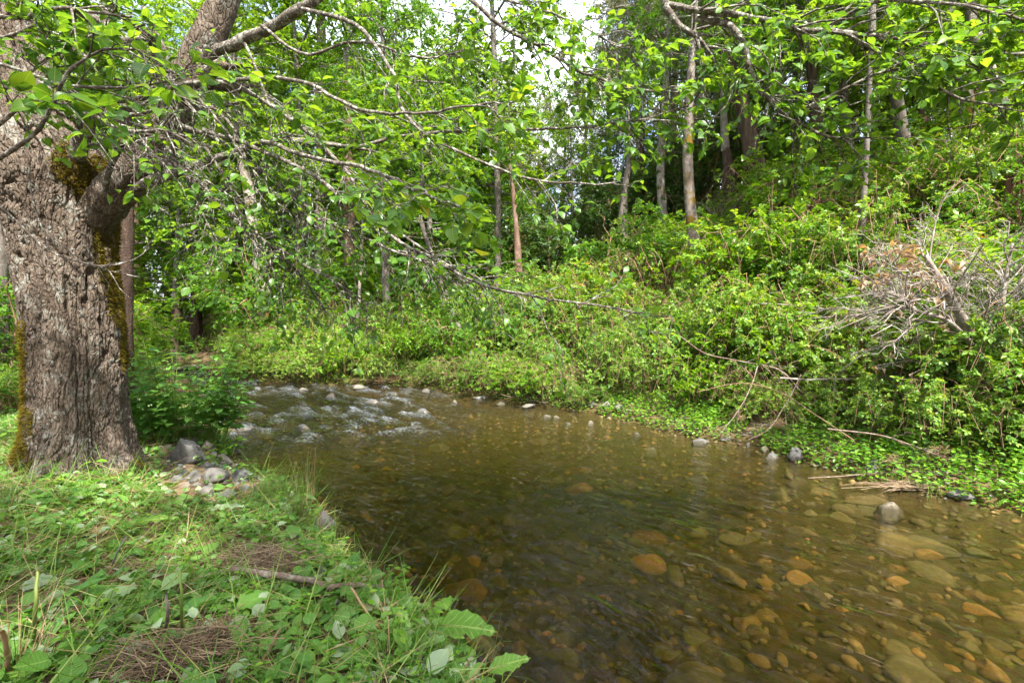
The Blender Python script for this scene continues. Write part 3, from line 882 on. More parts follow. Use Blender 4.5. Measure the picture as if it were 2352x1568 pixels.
TREES = [
    ('alder_tree', 'pale lichened leaning tree trunk at the far creek bend', 'tree', 622, 16.5, (545, 330), .27, .2, 'pale_bark', 'alder_a', 1.0, 0.15, None, 0.3),
    ('alder_tree', 'slim straight grey trunk at the water edge left of the brush heap', 'tree', 886, 13.6, (878, 330), .12, .09, 'grey_bark', 'alder_b', .75, 0.02, None, 1.9),
    ('fir_tree', 'thick reddish trunk behind the slim grey one', 'tree', 806, 17, (795, 150), .28, .2, 'red_bark', 'alder_a', 1.0, 0.0, None, 2.5),
    ('sapling', 'thin pale sapling stem rising from brambles on the far bank', 'tree', 812, 13.0, (835, 420), .05, .03, 'pale_bark', 'maple', .45, 0.05, None, 0.0),
    ('leaning_tree', 'slender dark tree leaning left over the middle of the bank', 'tree', 1102, 11.6, (965, 500), .075, .05, 'grey_bark', 'maple', .5, -0.1, None, 4.0),
    ('madrone_tree', 'smooth red-brown trunk standing above the bramble slope', 'tree', 1194, 14.5, (1165, 330), .16, .12, 'red_bark', 'maple', .33, 0.1, None, 5.1),
    ('alder_tree', 'thin grey trunk just left of the red-brown one', 'tree', 1142, 16.5, (1135, 170), .12, .09, 'grey_bark', 'alder_b', .9, 0.05, None, 0.8),
    ('fir_tree', 'broad grey trunk standing in the dark shade at the centre', 'tree', 1420, 18, (1445, 300), .30, .24, 'grey_bark', 'oak', .36, 0.0, None, 1.1),
    ('fir_tree', 'narrow dark trunk in the shade right of the broad grey one', 'tree', 1468, 20, (1475, 260), .17, .14, 'dark_bark', 'oak', .55, 0.0, None, 2.2),
    ('fir_tree', 'dark straight trunk deep in shade behind the mossy tree', 'tree', 1520, 22, (1530, 150), .2, .15, 'dark_bark', 'oak', 1.3, 0.0, None, 3.9),
    ('alder_tree', 'crooked mossy grey trunk above the right bramble slope', 'tree', 1622, 11.5, (1588, 150), .17, .12, 'mossy_bark', 'alder_b', .7, -0.25, None, 3.3),
    ('redwood_tree', 'dark brown leaning trunk behind the crooked mossy one', 'tree', 1752, 14.5, (1640, 40), .34, .27, 'dark_bark', 'oak', 1.2, 0.2, None, 0.2),
    ('sapling', 'straight thin grey sapling in the middle of the right slope', 'tree', 1972, 8.8, (2003, 60), .06, .035, 'grey_bark', 'maple', .5, 0.0, None, 0.9),
    ('maple_tree', 'grey trunk with orange moss at its foot on the right slope', 'tree', 2268, 10.2, (2178, 40), .2, .16, 'mossy_bark', 'maple', .85, -0.1, None, 2.0),
    ('maple_tree', 'pale crooked trunk at the far right of the slope', 'tree', 2345, 9.6, (2232, 60), .12, .09, 'pale_bark', 'maple', .8, 0.12, None, 5.0),
    ('alder_tree', 'pinkish trunk on the far meadow bank behind the nettles', 'tree', 322, 22, (305, 380), .3, .2, 'red_bark', 'alder_b', 1.0, 0.0, None, 0.0),
    ('alder_tree', 'leaning pinkish trunk beside another on the far meadow bank', 'tree', 345, 23.5, (310, 480), .18, .12, 'red_bark', 'alder_a', 1.0, 0.0, None, 1.0),
    ('alder_tree', 'short dark trunk on the grassy far bank by the creek bend', 'tree', 448, 21.5, (440, 430), .26, .2, 'dark_bark', 'alder_a', 1.0, 0.0, None, 4.4),
    ('alder_tree', 'slim trunk glimpsed behind the left edge of the big alder', 'tree', -5, 9.5, (10, 200), .14, .1, 'grey_bark', 'alder_b', .8, 0.0, None, 2.7),
    ('alder_tree', 'dark grey trunk hidden close behind the big alder', 'tree', 280, 6.6, (276, 250), .12, .10, 'dark_bark', None, .6, 0.0, None, 0.6),
    ('alder_tree', 'pale upright trunk high in the bright leaves left of centre', 'tree', 735, 19, (735, -40), .24, .17, 'pale_bark', 'alder_a', 1.1, 0.0, None, 3.0),
    ('maple_tree', 'grey trunk half lost in bright leaves above the sapling', 'tree', 2080, 13.5, (2030, 60), .2, .14, 'grey_bark', 'maple', .9, 0.0, None, 1.5),
    ('fir_tree', 'dark trunk standing behind the broken red stump', 'tree', 1885, 14, (1860, 120), .22, .17, 'dark_bark', 'alder_b', .9, 0.0, None, 0.4),
]
for (nm, lb, ct, px, D, top, rb, rt, bk, cr, cs, bend, D2, rz) in TREES:
    trunk_tree(nm, lb, ct, px, D, top, rb, rt, bk, cr, cs, bend, D2, None, rz)

# trees of the wood behind, one by one
rng = np.random.default_rng(77)
GAPS = [(1340, 120), (1190, 30)]
wood = []
for i, (px, D) in enumerate([(-300, 20), (-120, 26), (40, 19), (170, 28), (260, 33), (420, 30), (520, 24), (600, 34), (690, 27), (800, 24), (870, 33), (960, 22), (1010, 28), (1080, 36),
                             (1560, 26), (1640, 32), (1720, 21), (1800, 27), (1900, 20), (1960, 30), (2060, 18), (2140, 25), (2240, 16), (2330, 21), (2440, 15), (2560, 18), (1480, 32), (1400, 30), (1250, 36), (130, 17), (370, 26), (480, 36), (560, 29), (640, 22), (750, 30), (905, 27), (300, 40), (100, 36), (700, 40), (1700, 36), (2000, 36), (2250, 30), (-60, 38), (400, 19), (580, 20), (690, 18), (860, 19), (1000, 17.5), (960, 25), (1130, 23), (1210, 28), (1300, 25), (1350, 40), (1150, 42), (960, 40), (1440, 25), (1520, 18.5), (1600, 23), (1680, 17), (1830, 17.5), (1950, 15.5), (2120, 14.5), (2200, 20), (2400, 12.5), (1290, 27.5), (1060, 20), (1235, 31), (1340, 34), (1085, 21.5)]):
    kind = ['alder_a', 'alder_b', 'maple', 'alder_a', 'oak', 'fir'][int(rng.integers(0, 6))]
    if 1330 < px < 1800: kind = ['oak', 'alder_b', 'oak', 'fir'][i % 4]
    if px < 1100 and kind in ('fir', 'oak'): kind = 'alder_b'
    side = 'left' if px < 700 else 'middle' if px < 1450 else 'right'
    nm = {'oak': 'oak_tree', 'fir': 'fir_tree', 'maple': 'maple_tree'}.get(kind, 'alder_tree')
    lb = {'oak': 'grey-green oak in the back wood', 'fir': 'dark evergreen in the back wood', 'maple': 'broad-leaved maple in the back wood'}.get(kind, 'bright green alder in the back wood')
    h0 = (2.2 if kind != 'fir' else 1.0) if not 1230 < px < 1650 else 3.2
    x = float(P(px, 740, D)[0]); z = H(x, D)
    u, v, f = to_px(np.array([x, D, z + h0]))
    low = 1190 < px < 1450 and D not in (27.5, 31, 34)
    if low: h0 = 1.4
    u, v, f = to_px(np.array([x, D, z + h0]))
    trunk_tree(nm, lb + ', %s' % side, 'tree', px, D, (px + rng.uniform(-15, 15), float(v)), rng.uniform(.15, .3), .14, ['grey_bark', 'dark_bark', 'pale_bark'][i % 3], kind, (rng.uniform(1.0, 1.35) * (1.05 if D < 24 else 1.4)) * (0.48 if low else 0.62 if D in (27.5, 31, 34) else 1), 0.0, None, 'trees of the wood behind the creek, ' + side, rng.uniform(0, 6))

# alders standing behind the viewer: their shade lies on the near bank and water
for k, (x, y, h0, cs, kind) in enumerate([(-5.2, -2.2, 3.6, 1.0, 'alder_a'), (-2.2, -3.2, 3.4, 1.05, 'alder_b'), (1.2, -4.0, 3.4, 1.0, 'alder_a'), (-8.0, 0.6, 3.0, 1.0, 'alder_b')]):
    z = H(x, y)
    base = np.array([x, y, z])
    ax = base + np.array([[0.1, 0, -0.2], [0.0, 0.05, h0 * 0.3], [0.06, 0, h0 * 0.7], [0, 0, h0]])
    g = Geo(); v, tt, uv = tubes(spline(ax, 10)[None], np.linspace(.24, .15, 10)[None], 12); g.add(v, tt, 0.5, uv)
    t = thing('alder_tree', 'alder standing behind the viewer on the near bank, number %s along it' % ['one', 'two', 'three', 'four'][k], 'tree', tuple(base), 0, 'alders behind the viewer')
    g.obj('trunk', M['grey_bark'], t, True, base)
    m = Matrix.Translation(Vector((0, 0, h0 - 0.1))) @ Matrix.Rotation(k * 1.3, 4, 'Z') @ Matrix.Diagonal((cs, cs, cs, 1))
    link('limbs', CR[kind][0], t, mat=m); link('crown', CR[kind][1], t, mat=m)

# shrubs of the understory
rng = np.random.default_rng(5)
def zone(px):
    return 'left' if px < 700 else 'middle' if px < 1500 else 'right'
cnt = 0
def shrub_row(pairs, kinds, smin, smax):
    global cnt
    for px, D in pairs:
        px2, D2 = px + rng.uniform(-25, 25), D + rng.uniform(-0.4, 0.4)
        x = float(P(px2, 740, D2)[0])
        h, dl, dr, ins = land(np.array([x]), np.array([D2]))
        if ins[0] or min(dl[0], dr[0]) < 0.7 or (370 < px2 < 560 and 11 < D2 < 24): continue
        k = kinds[int(rng.integers(0, len(kinds)))]
        nm, lb = {'h': ('hazel_shrub', 'leafy hazel shrub of the understory'), 'm': ('maple_shrub', 'young maple with lobed leaves in the understory'), 't': ('twiggy_shrub', 'sparse twiggy shrub in the understory'), 'd': ('shade_toned_shrub', 'shrub deep in the wood, shade put into its dark leaves')}[k[0]]
        plant(k, nm, lb + ', %s' % zone(px2), 'shrub', x, D2, rng.uniform(smin, smax), rng.uniform(0, 6), 'understory shrubs, ' + zone(px2), rng.uniform(0.85, 1.2))
        cnt += 1
shrub_row([(px, D) for D, st in ((15.5, 120), (18, 100), (21, 85), (25, 75), (30, 70)) for px in range(250, 1180, st)], ['hazel_a', 'hazel_b', 'maple_a', 'hazel_b'], 1.0, 1.7)
shrub_row([(px, D) for D, st in ((12.0, 150),) for px in range(760, 1250, st)], ['hazel_a', 'maple_b', 'hazel_b'], 0.6, 0.9)
shrub_row([(px, D) for D, st in ((14.0, 170),) for px in range(1230, 1700, st)], ['hazel_a', 'maple_b', 'hazel_a'], 0.8, 1.3)
shrub_row([(px, D) for D, st in ((20, 70), (24, 60), (28, 55)) for px in range(1180, 1800, st)], ['dusk', 'dusk', 'hazel_a'], 1.1, 1.8)
shrub_row([(px, D) for D, st in ((9.5, 170), (11.5, 140), (14, 120), (17, 120)) for px in range(1640, 2480, st)], ['hazel_b', 'maple_a', 'maple_a', 'maple_b', 'hazel_a', 'twiggy'], 0.7, 1.25)
shrub_row([(-120, 8.5), (-40, 10.5), (40, 9), (90, 12), (-200, 12), (-60, 14), (60, 15), (160, 14), (230, 17), (-260, 9), (20, 7.6), (300, 13), (250, 11), (330, 17), (280, 15.5), (215, 9.8)], ['hazel_a', 'hazel_b', 'maple_b'], 0.7, 1.2)

# bramble mounds clothing the right bank
def bramble_at(x, y, s, k, lb, grp, sz=1.0):
    plant(k, 'bramble_bush', lb, 'bramble', x, y, s, rng.uniform(0, 6), grp, sz)
seen = []
for row, (dist, step) in enumerate([(0.38, 0.75), (1.25, 0.8), (1.95, 0.95), (2.8, 1.1), (3.8, 1.25), (5.0, 1.5), (6.4, 1.7), (8.2, 2.0)]):
    # walk along the right shore
    S = RS[3:-2]
    seg = np.linalg.norm(np.diff(S, axis=0), axis=1)
    acc = np.concatenate([[0], np.cumsum(seg)])
    for a in np.arange(0.2 * row, acc[-1], step):
        i = min(np.searchsorted(acc, a, 'right') - 1, len(seg) - 1)
        f = (a - acc[i]) / seg[i]
        p = S[i] + (S[i + 1] - S[i]) * f
        t = (S[i + 1] - S[i]) / seg[i]
        n = np.array([t[1], -t[0]])
        c = p + n * (dist + rng.uniform(-0.25, 0.25) * (0.5 if row == 0 else 1)) + t * rng.uniform(-0.3, 0.3)
        h, dl, dr, ins = land(c[:1], c[1:])
        if row == 0 and (c[1] < 9.0 or c[0] / c[1] < -0.56): continue
        if ins[0] or dr[0] < 0.12 or dl[0] < dr[0] or c[1] < 2.5 or c[1] > 24: continue
        u, v, ff = to_px(np.array([c[0], c[1], h[0]]))
        if u > 2620 or u < 380: continue
        if 385 < u < 545 and c[1] > 12: continue
        k = ['bramble_a', 'bramble_b', 'bramble_c', 'bramble_a', 'bramble_d', 'bramble_e', 'bramble_c'][int(rng.integers(0, 7))]
        where = 'by the water' if row < 3 else 'up the slope'
        zn = 'left of the leaning tree' if u < 1000 else 'below the red-brown trunk' if u < 1450 else 'below the broken stump' if u < 2000 else 'near the dead tree'
        bramble_at(c[0], c[1], rng.uniform(0.85, 1.2) * (1 + 0.08 * row) * (0.8 if row < 2 else 1), k, 'bramble mound %s, %s' % (where, zn), 'bramble mounds %s %s' % (where, zn), rng.uniform(0.8, 1.3))
# brambles on the left bank behind the big alder
for px, D in ((-60, 6.5), (10, 6.9), (-130, 7.5), (40, 8.2), (150, 8.6), (250, 9.5), (200, 12), (90, 11)):
    x = float(P(px, 740, D)[0])
    if land(np.array([x]), np.array([D]))[1][0] < 0.5: continue
    bramble_at(x, D, rng.uniform(0.7, 1.0), ['bramble_a', 'bramble_b'][cnt % 2], 'bramble mound on the left bank behind the big alder', 'bramble mounds behind the big alder')
    cnt += 1
for px, D in ((300, 24), (400, 23), (480, 21), (350, 19.5), (280, 27), (420, 27), (500, 25)):
    x = float(P(px, 740, D)[0])
    bramble_at(x, D, 1.3, 'bramble_b', 'low green growth on the far meadow bank', 'low growth on the far meadow bank', 0.7)

# ------------------------------------------------------------------ the big alder on the left bank
DT = 4.5
AL0 = np.array([float(P(180, 740, DT)[0]), DT, 0.0])
AL0[2] = H(AL0[0], AL0[1])
alder = thing('alder_tree', 'massive furrowed alder with mossy trunk and drooping leafy branches in front', 'tree', tuple(AL0))

prof = [(1190, 20, 345), (1140, 28, 338), (1105, 40, 328), (1060, 54, 314), (1000, 60, 306), (900, 56, 304), (800, 50, 303), (700, 39, 298), (620, 24, 286), (540, 6, 284), (470, -8, 290), (410, -20, 296),
        (350, -34, 262), (290, -52, 205), (200, -78, 150), (60, -110, 90), (-150, -150, 20), (-420, -190, -60), (-760, -240, -130)]
pr = np.array([[P((l + r) / 2, y, DT)[0], P(0, y, DT)[2], (r - l) / 2 / F * DT * 0.73] for y, l, r in prof])
nr_ = 430
tt_ = np.concatenate([np.linspace(0, 12.5, 420, endpoint=False), np.linspace(12.5, len(prof) - 1, 80)])
q_ = np.vstack([2 * pr[0] - pr[1], pr, 2 * pr[-1] - pr[-2]])
ii = np.minimum(tt_.astype(int), len(pr) - 2); ff = (tt_ - ii)[:, None]
a_, b_, c_, d_ = q_[ii], q_[ii + 1], q_[ii + 2], q_[ii + 3]
ring = 0.5 * (2 * b_ + (c_ - a_) * ff + (2 * a_ - 5 * b_ + 4 * c_ - d_) * ff ** 2 + (3 * b_ - a_ - 3 * c_ + d_) * ff ** 3)
NS = 390
th = np.arange(NS) * 2 * np.pi / NS
TH, ZZ = np.meshgrid(th, ring[:, 1])
RAD = np.repeat(ring[:, 2:3], NS, 1)
CX = np.repeat(ring[:, 0:1], NS, 1)
zr = ZZ - AL0[2]
flare = 0.13 * np.exp(-np.maximum(zr, 0) / 0.30) * (0.6 + np.cos(5 * TH + 0.8 + 0.6 * np.sin(TH)) + 0.5 * np.cos(9 * TH + 1.0))
p3 = np.stack([np.cos(TH) * 0.5, np.sin(TH) * 0.5, ZZ], -1)
up_ = sm(0.4, 1.3, zr)
wp = np.stack([fbm(p3 * 4.0, 3, 41 + c) for c in range(3)], -1) * np.array([0.045, 0.045, 0.08])
pw = p3 + wp
def furrow(fu, fz, s, wid):
    return sm(0.0, wid, np.abs(vnoise(pw * np.array([fu, fu, fz]), s)))
f_big = furrow(11.0, 1.1, 51, 0.12)
f_mid = furrow(18.0, 2.0, 52, 0.15)
f_chk = furrow(8.0, 12.0, 53, 0.07)
f_sml = furrow(26.0, 5.0, 54, 0.22)
disp = -0.060 * (1 - f_big) * (0.5 + 0.5 * up_) - 0.026 * (1 - f_mid) - 0.013 * (1 - f_chk) - 0.016 * (1 - f_sml) * (1 - 0.5 * up_)
disp += fbm(p3 * 26, 3, 55) * 0.010 + fbm(p3 * np.array([3, 3, 1.5]), 2, 56) * 0.05
# burl and old wounds
def at_spot(px, py, r):
    c = P(px, py, DT)
    fr = (np.sin(TH) < 0)
    d2 = ((CX + RAD * np.cos(TH) - c[0]) ** 2 + (ZZ - c[2]) ** 2) / r ** 2
    return d2, fr
for px, py, r, amp in ((128, 505, 0.12, 0.07), (135, 915, 0.08, -0.05), (170, 1010, 0.05, -0.03)):
    d2, fr = at_spot(px, py, r)
    disp += fr * amp * np.exp(-d2) * (1 if amp < 0 else np.cos(np.sqrt(d2) * 4.0) * 0.6 + 0.5)
RR_ = RAD + flare + disp
TV = np.stack([CX + RR_ * np.cos(TH), DT + RR_ * np.sin(TH), ZZ], -1)
i, j = np.meshgrid(np.arange(len(ring) - 1), np.arange(NS), indexing='ij')
A = i * NS + j; B = i * NS + (j + 1) % NS
T_ = np.vstack([np.stack([A, B, B + NS], -1).reshape(-1, 3), np.stack([A, B + NS, A + NS], -1).reshape(-1, 3)])
g = Geo(); g.add(TV.reshape(-1, 3), T_)
trunk = g.obj('trunk', M['alder_bark'], alder, True, AL0)

# moss: short tufts rooted in the bark
rng = np.random.default_rng(8)
nrm = np.stack([np.cos(TH), np.sin(TH), 0 * TH], -1)
u, v, f = to_px(TV)
front = np.sin(TH) < 0.45
def blob(px, py, rx, ry):
    return ((u - px) / rx) ** 2 + ((v - py) / ry) ** 2
mk = np.full(u.shape, 9.0)
for px, py, rx, ry in ((165, 375, 50, 55), (215, 410, 45, 60), (250, 480, 36, 70), (245, 560, 38, 70), (262, 640, 32, 50), (278, 700, 28, 60), (292, 780, 18, 80), (300, 880, 10, 90), (305, 990, 7, 60), (318, 1065, 14, 40)):
    mk = np.minimum(mk, blob(px, py, rx, ry))
for px, py, rx, ry in ((52, 850, 9, 130), (50, 985, 26, 60), (42, 1040, 30, 50)):
    mk = np.minimum(mk, blob(px, py, rx, ry))
mk = mk + fbm(p3 * 9, 3, 61) * 1.0
cand = np.argwhere((mk < 0.95) & front)
NM = 42000
w_ = rng.choice(len(cand), NM)
ci = cand[w_]
pos = TV[ci[:, 0], ci[:, 1]] + rng.normal(size=(NM, 3)) * 0.008
nn = nrm[ci[:, 0], ci[:, 1]]
g = Geo()
MB = tpl([(-0.13, 0, 0), (0.13, 0, 0), (0, 1, 0)], [(0, 1, 2)])
scatter(g, MB, pos - nn * 0.006, nn + rng.normal(size=nn.shape) * 0.7 + np.array([0, 0, -0.3]), rng.normal(size=nn.shape), rng.uniform(0.015, 0.04, NM), rng)
tag(g.obj('moss', M['moss'], alder, False, AL0), kind='stuff')

LEAF_A = [ovate(0.34, 0.10, 0.16), ovate(0.38, 0.06, 0.05), ovate(0.33, 0.15, 0.28)]
seats = [[], [], [], [], []]        # branch index, pos, dir, normal, size
branches = []
def bough(name, pts, r0, r1, subs=0, subL=0.6, tw=4, twL=0.22, leaves=4, leaf=0.066, umin=0.25, up=-0.05, droop=0.25, seed=0, side=8, leafu=0.0, flat=0.7):
    """a limb drawn through (px, py, distance) points, its side shoots, twigs and leaf seats"""
    rng = np.random.default_rng(1000 + seed)
    k = max(10, len(pts) * 4)
    Q = spline(np.array([P(*p) for p in pts]), k)
    ln = np.linalg.norm(Q[-1] - Q[0])
    w_ = np.stack([fbm(np.stack([np.linspace(0, 5 * ln, k), np.full(k, seed * 3.1 + c), np.zeros(k)], -1), 3, seed) for c in range(3)], -1)
    Q = Q + w_ * (0.03 if r0 < 12 else 0.012) * min(1, ln / 2)
    d0, d1 = pts[0][2], pts[-1][2]
    rad = np.linspace(r0 * d0, r1 * d1, k) / F
    v, t, uv = tubes(Q[None], rad[None], side)
    c = np.repeat(Q, side, 0)
    v = c + (v - c) * (0.92 + 0.3 * fbm(v * 24, 2, seed))[:, None]
    g = Geo(); g.add(v, t, 0.5, uv)
    o = None
    bi = len(branches)
    if subs:
        sub = sprout(rng, Q[None], subs, umin, subL, 0.85, up, droop, 5, flat, jit=0.07)
        sr = np.linspace(max(0.0028, r1 * d1 / F * 0.9), 0.0018, 5)
        v, t, uv = tubes(sub, sr[None], 5); g.add(v, t, 0.5, uv)
        tws = sprout(rng, sub, tw, 0.2, twL, 0.85, 0.03, 0.2, 4, flat, jit=0.08)
        v, t, uv = tubes(tws, np.linspace(0.0024, 0.0012, 4)[None], 3); g.add(v, t, 0.5, uv)
        if leaves:
            pos, dv, nr, sz = leaf_seats(rng, tws, leaves, leaf, 0.42, 0.12, 0.45)
            pos2, dv2, nr2, sz2 = leaf_seats(rng, sub, 2, leaf, 0.42, 0.1, 0.85, along=1.2)
            for s_, x in zip(seats, (np.full(len(pos) + len(pos2), bi), np.vstack([pos, pos2]), np.vstack([dv, dv2]), np.vstack([nr, nr2]), np.concatenate([sz, sz2]))):
                s_.append(x)
    o = g.obj(name, M['alder_bark' if r0 > 30 else 'branch_bark'], alder, True, AL0)
    branches.append(o)
    return Q

# main limbs
bough('limb', [(120, 640, 4.5), (190, 530, 4.5), (248, 455, 4.42), (303, 402, 4.35), (352, 352, 4.3), (398, 275, 4.25), (432, 190, 4.2), (475, 90, 4.2), (520, -20, 4.2), (575, -190, 4.2), (640, -420, 4.2)], 50, 28, 10, 1.0, 5, .25, 5, seed=1, side=24, umin=0.5)
bough('limb', [(462, 130, 4.2), (540, 100, 4.15), (620, 65, 4.1), (690, 22, 4.0), (740, -15, 3.95), (870, -180, 3.8), (1080, -420, 3.6), (1330, -420, 3.5), (1480, -150, 3.45), (1535, 22, 3.4)], 14, 9, 0, seed=2, side=12)
bough('limb', [(230, 470, 4.42), (275, 445, 4.36), (320, 427, 4.3), (390, 402, 4.2), (455, 378, 4.1), (545, 348, 4.0), (640, 322, 3.9), (760, 330, 3.8), (870, 350, 3.7)], 16, 3, 10, .8, 5, .25, 3, seed=3, side=14)
bough('limb', [(170, 400, 4.4), (185, 330, 4.2), (205, 280, 4.1), (235, 215, 4.0), (250, 100, 3.9), (240, -60, 3.9), (200, -260, 3.9)], 18, 11, 10, .8, 4, .3, 3, seed=4, side=12)
# drooping branches hung with twigs
bough('branch', [(150, 232, 4.0), (260, 236, 3.8), (420, 196, 3.7), (520, 190, 3.6), (620, 240, 3.5), (720, 318, 3.45), (800, 400, 3.4), (850, 488, 3.4), (940, 555, 3.4), (1040, 612, 3.4), (1130, 655, 3.4)], 7, 2, 38, .6, 5, .2, 2, seed=5)
bough('branch', [(390, 280, 4.1), (480, 312, 3.9), (570, 372, 3.8), (650, 432, 3.7), (740, 500, 3.6), (860, 560, 3.6), (985, 606, 3.6), (1100, 690, 3.7)], 6, 2, 30, .6, 5, .2, 1, seed=6)
bough('branch', [(340, 350, 4.1), (420, 400, 4.0), (520, 480, 3.9), (610, 560, 3.9), (680, 620, 3.9), (745, 715, 3.9)], 7, 2, 22, .6, 5, .22, 1, seed=7)
bough('branch', [(330, 330, 4.0), (430, 395, 3.8), (560, 520, 3.6), (640, 575, 3.5), (760, 640, 3.5), (850, 700, 3.5)], 6, 2, 22, .5, 5, .2, 1, seed=8)
bough('branch', [(470, 300, 3.7), (600, 345, 3.5), (720, 405, 3.4), (830, 490, 3.3), (960, 580, 3.2), (1090, 645, 3.1), (1230, 680, 3.0), (1390, 705, 3.0), (1490, 722, 3.0)], 6, 1.8, 24, .5, 4, .18, 2, seed=9, umin=0.3)
bough('branch', [(520, 190, 3.6), (640, 180, 3.3), (760, 215, 3.0), (860, 260, 2.8), (980, 255, 2.7), (1070, 245, 2.6), (1150, 240, 2.6)], 5, 2, 14, .45, 4, .16, 4, seed=10, up=0.1)
bough('branch', [(600, 320, 3.5), (760, 370, 3.0), (880, 400, 2.6), (960, 440, 2.3), (1010, 462, 2.15), (1060, 468, 2.1)], 5, 2, 12, .35, 4, .13, 4, leaf=.075, seed=11, up=0.1)
bough('branch', [(600, 60, 4.0), (700, 120, 3.9), (830, 100, 3.8), (960, 135, 3.7), (1040, 125, 3.7), (1130, 80, 3.7)], 4, 1.6, 22, .6, 5, .22, 4, seed=12)
bough('branch', [(640, 322, 3.9), (800, 335, 3.7), (980, 305, 3.6), (1160, 297, 3.5), (1290, 296, 3.5), (1440, 278, 3.4), (1580, 246, 3.4)], 5, 1.6, 18, .5, 4, .2, 3, seed=13, umin=0.35)
bough('branch', [(830, -120, 3.85), (960, -80, 3.6), (1085, 0, 3.5), (1170, 75, 3.45), (1250, 115, 3.4), (1340, 165, 3.4), (1450, 205, 3.4), (1560, 215, 3.4)], 6, 2, 30, .55, 4, .2, 4, seed=14, umin=0.3)
bough('branch', [(700, 20, 3.95), (820, 60, 3.6), (900, 170, 3.4), (930, 260, 3.3), (1010, 330, 3.2), (1180, 400, 3.0), (1300, 420, 2.9), (1420, 420, 2.9)], 5, 2, 16, .45, 4, .18, 3, seed=15)
bough('branch', [(330, 20, 3.9), (380, 120, 3.8), (400, 190, 3.9), (450, 260, 3.9)], 7, 3, 8, .6, 4, .25, 3, seed=16)
bough('branch', [(960, -80, 3.6), (1100, -20, 3.5), (1210, 15, 3.5), (1320, 50, 3.45), (1420, 110, 3.4)], 4, 1.6, 24, .5, 5, .2, 4, seed=34, umin=0.3)
# branches over the right half
bough('branch', [(1530, 15, 3.4), (1600, 24, 3.35), (1700, 36, 3.3), (1800, 58, 3.2), (1900, 72, 3.15), (2000, 82, 3.1), (2100, 104, 3.05), (2200, 122, 3.0), (2352, 117, 3.0), (2520, 105, 3.0)], 8, 3.5, 40, .6, 5, .2, 5, seed=17, umin=0.05, up=0.05)
bough('branch', [(1528, 20, 3.4), (1560, 58, 3.4), (1600, 85, 3.4), (1635, 120, 3.4)], 9, 4, 5, .5, 4, .2, 4, seed=18)
bough('branch', [(1600, 40, 3.4), (1670, 62, 3.35), (1712, 110, 3.3), (1720, 160, 3.3), (1752, 222, 3.25), (1810, 266, 3.2), (1890, 305, 3.15), (1965, 322, 3.1)], 9, 2.5, 22, .5, 5, .2, 4, seed=19, umin=0.15)
bough('branch', [(1806, 266, 3.2), (1900, 225, 3.1), (2000, 175, 3.0), (2110, 150, 2.95), (2210, 125, 2.9)], 5, 2, 16, .45, 5, .2, 5, seed=20)
bough('branch', [(1900, 60, 3.15), (2030, 0, 3.0), (2160, 10, 2.8), (2290, 30, 2.7), (2420, 60, 2.7)], 5, 2.5, 18, .5, 5, .18, 5, seed=21, umin=0.1)
bough('branch', [(1950, 80, 3.1), (2100, 170, 2.9), (2230, 230, 2.8), (2380, 240, 2.8)], 4, 2, 12, .4, 4, .18, 3, seed=22)
# near leaves at upper left
bough('branch', [(-120, 420, 2.2), (-20, 370, 2.1), (70, 310, 2.0), (120, 240, 1.95), (160, 160, 1.9), (230, 120, 1.9), (300, 110, 1.9)], 6, 2.5, 10, .32, 3, .12, 4, leaf=.082, seed=23, up=0.1)
bough('branch', [(-150, 130, 2.3), (0, 150, 2.2), (120, 190, 2.2), (250, 205, 2.2), (370, 190, 2.2), (450, 170, 2.25)], 5, 2, 10, .34, 3, .13, 4, leaf=.082, seed=24, up=0.05)
bough('branch', [(-100, 20, 2.8), (40, 40, 2.8), (150, 20, 2.8), (300, 40, 2.8)], 7, 3, 10, .5, 4, .2, 4, seed=25)
bough('branch', [(200, 260, 3.0), (300, 300, 2.9), (380, 300, 2.8), (440, 330, 2.8)], 5, 2, 8, .4, 4, .15, 4, seed=26)
bough('branch', [(-80, 240, 3.2), (20, 200, 3.1), (120, 130, 3.0), (230, 80, 3.0), (330, 60, 3.0)], 5, 2, 16, .45, 5, .18, 5, seed=31)
bough('branch', [(-60, 330, 3.3), (30, 260, 3.2), (100, 200, 3.1), (150, 120, 3.1), (180, 30, 3.1)], 5, 2, 16, .4, 5, .18, 5, seed=32)
bough('branch', [(-80, 100, 3.4), (60, 70, 3.3), (160, 0, 3.3), (220, -60, 3.3)], 5, 2, 16, .5, 5, .2, 5, seed=33)
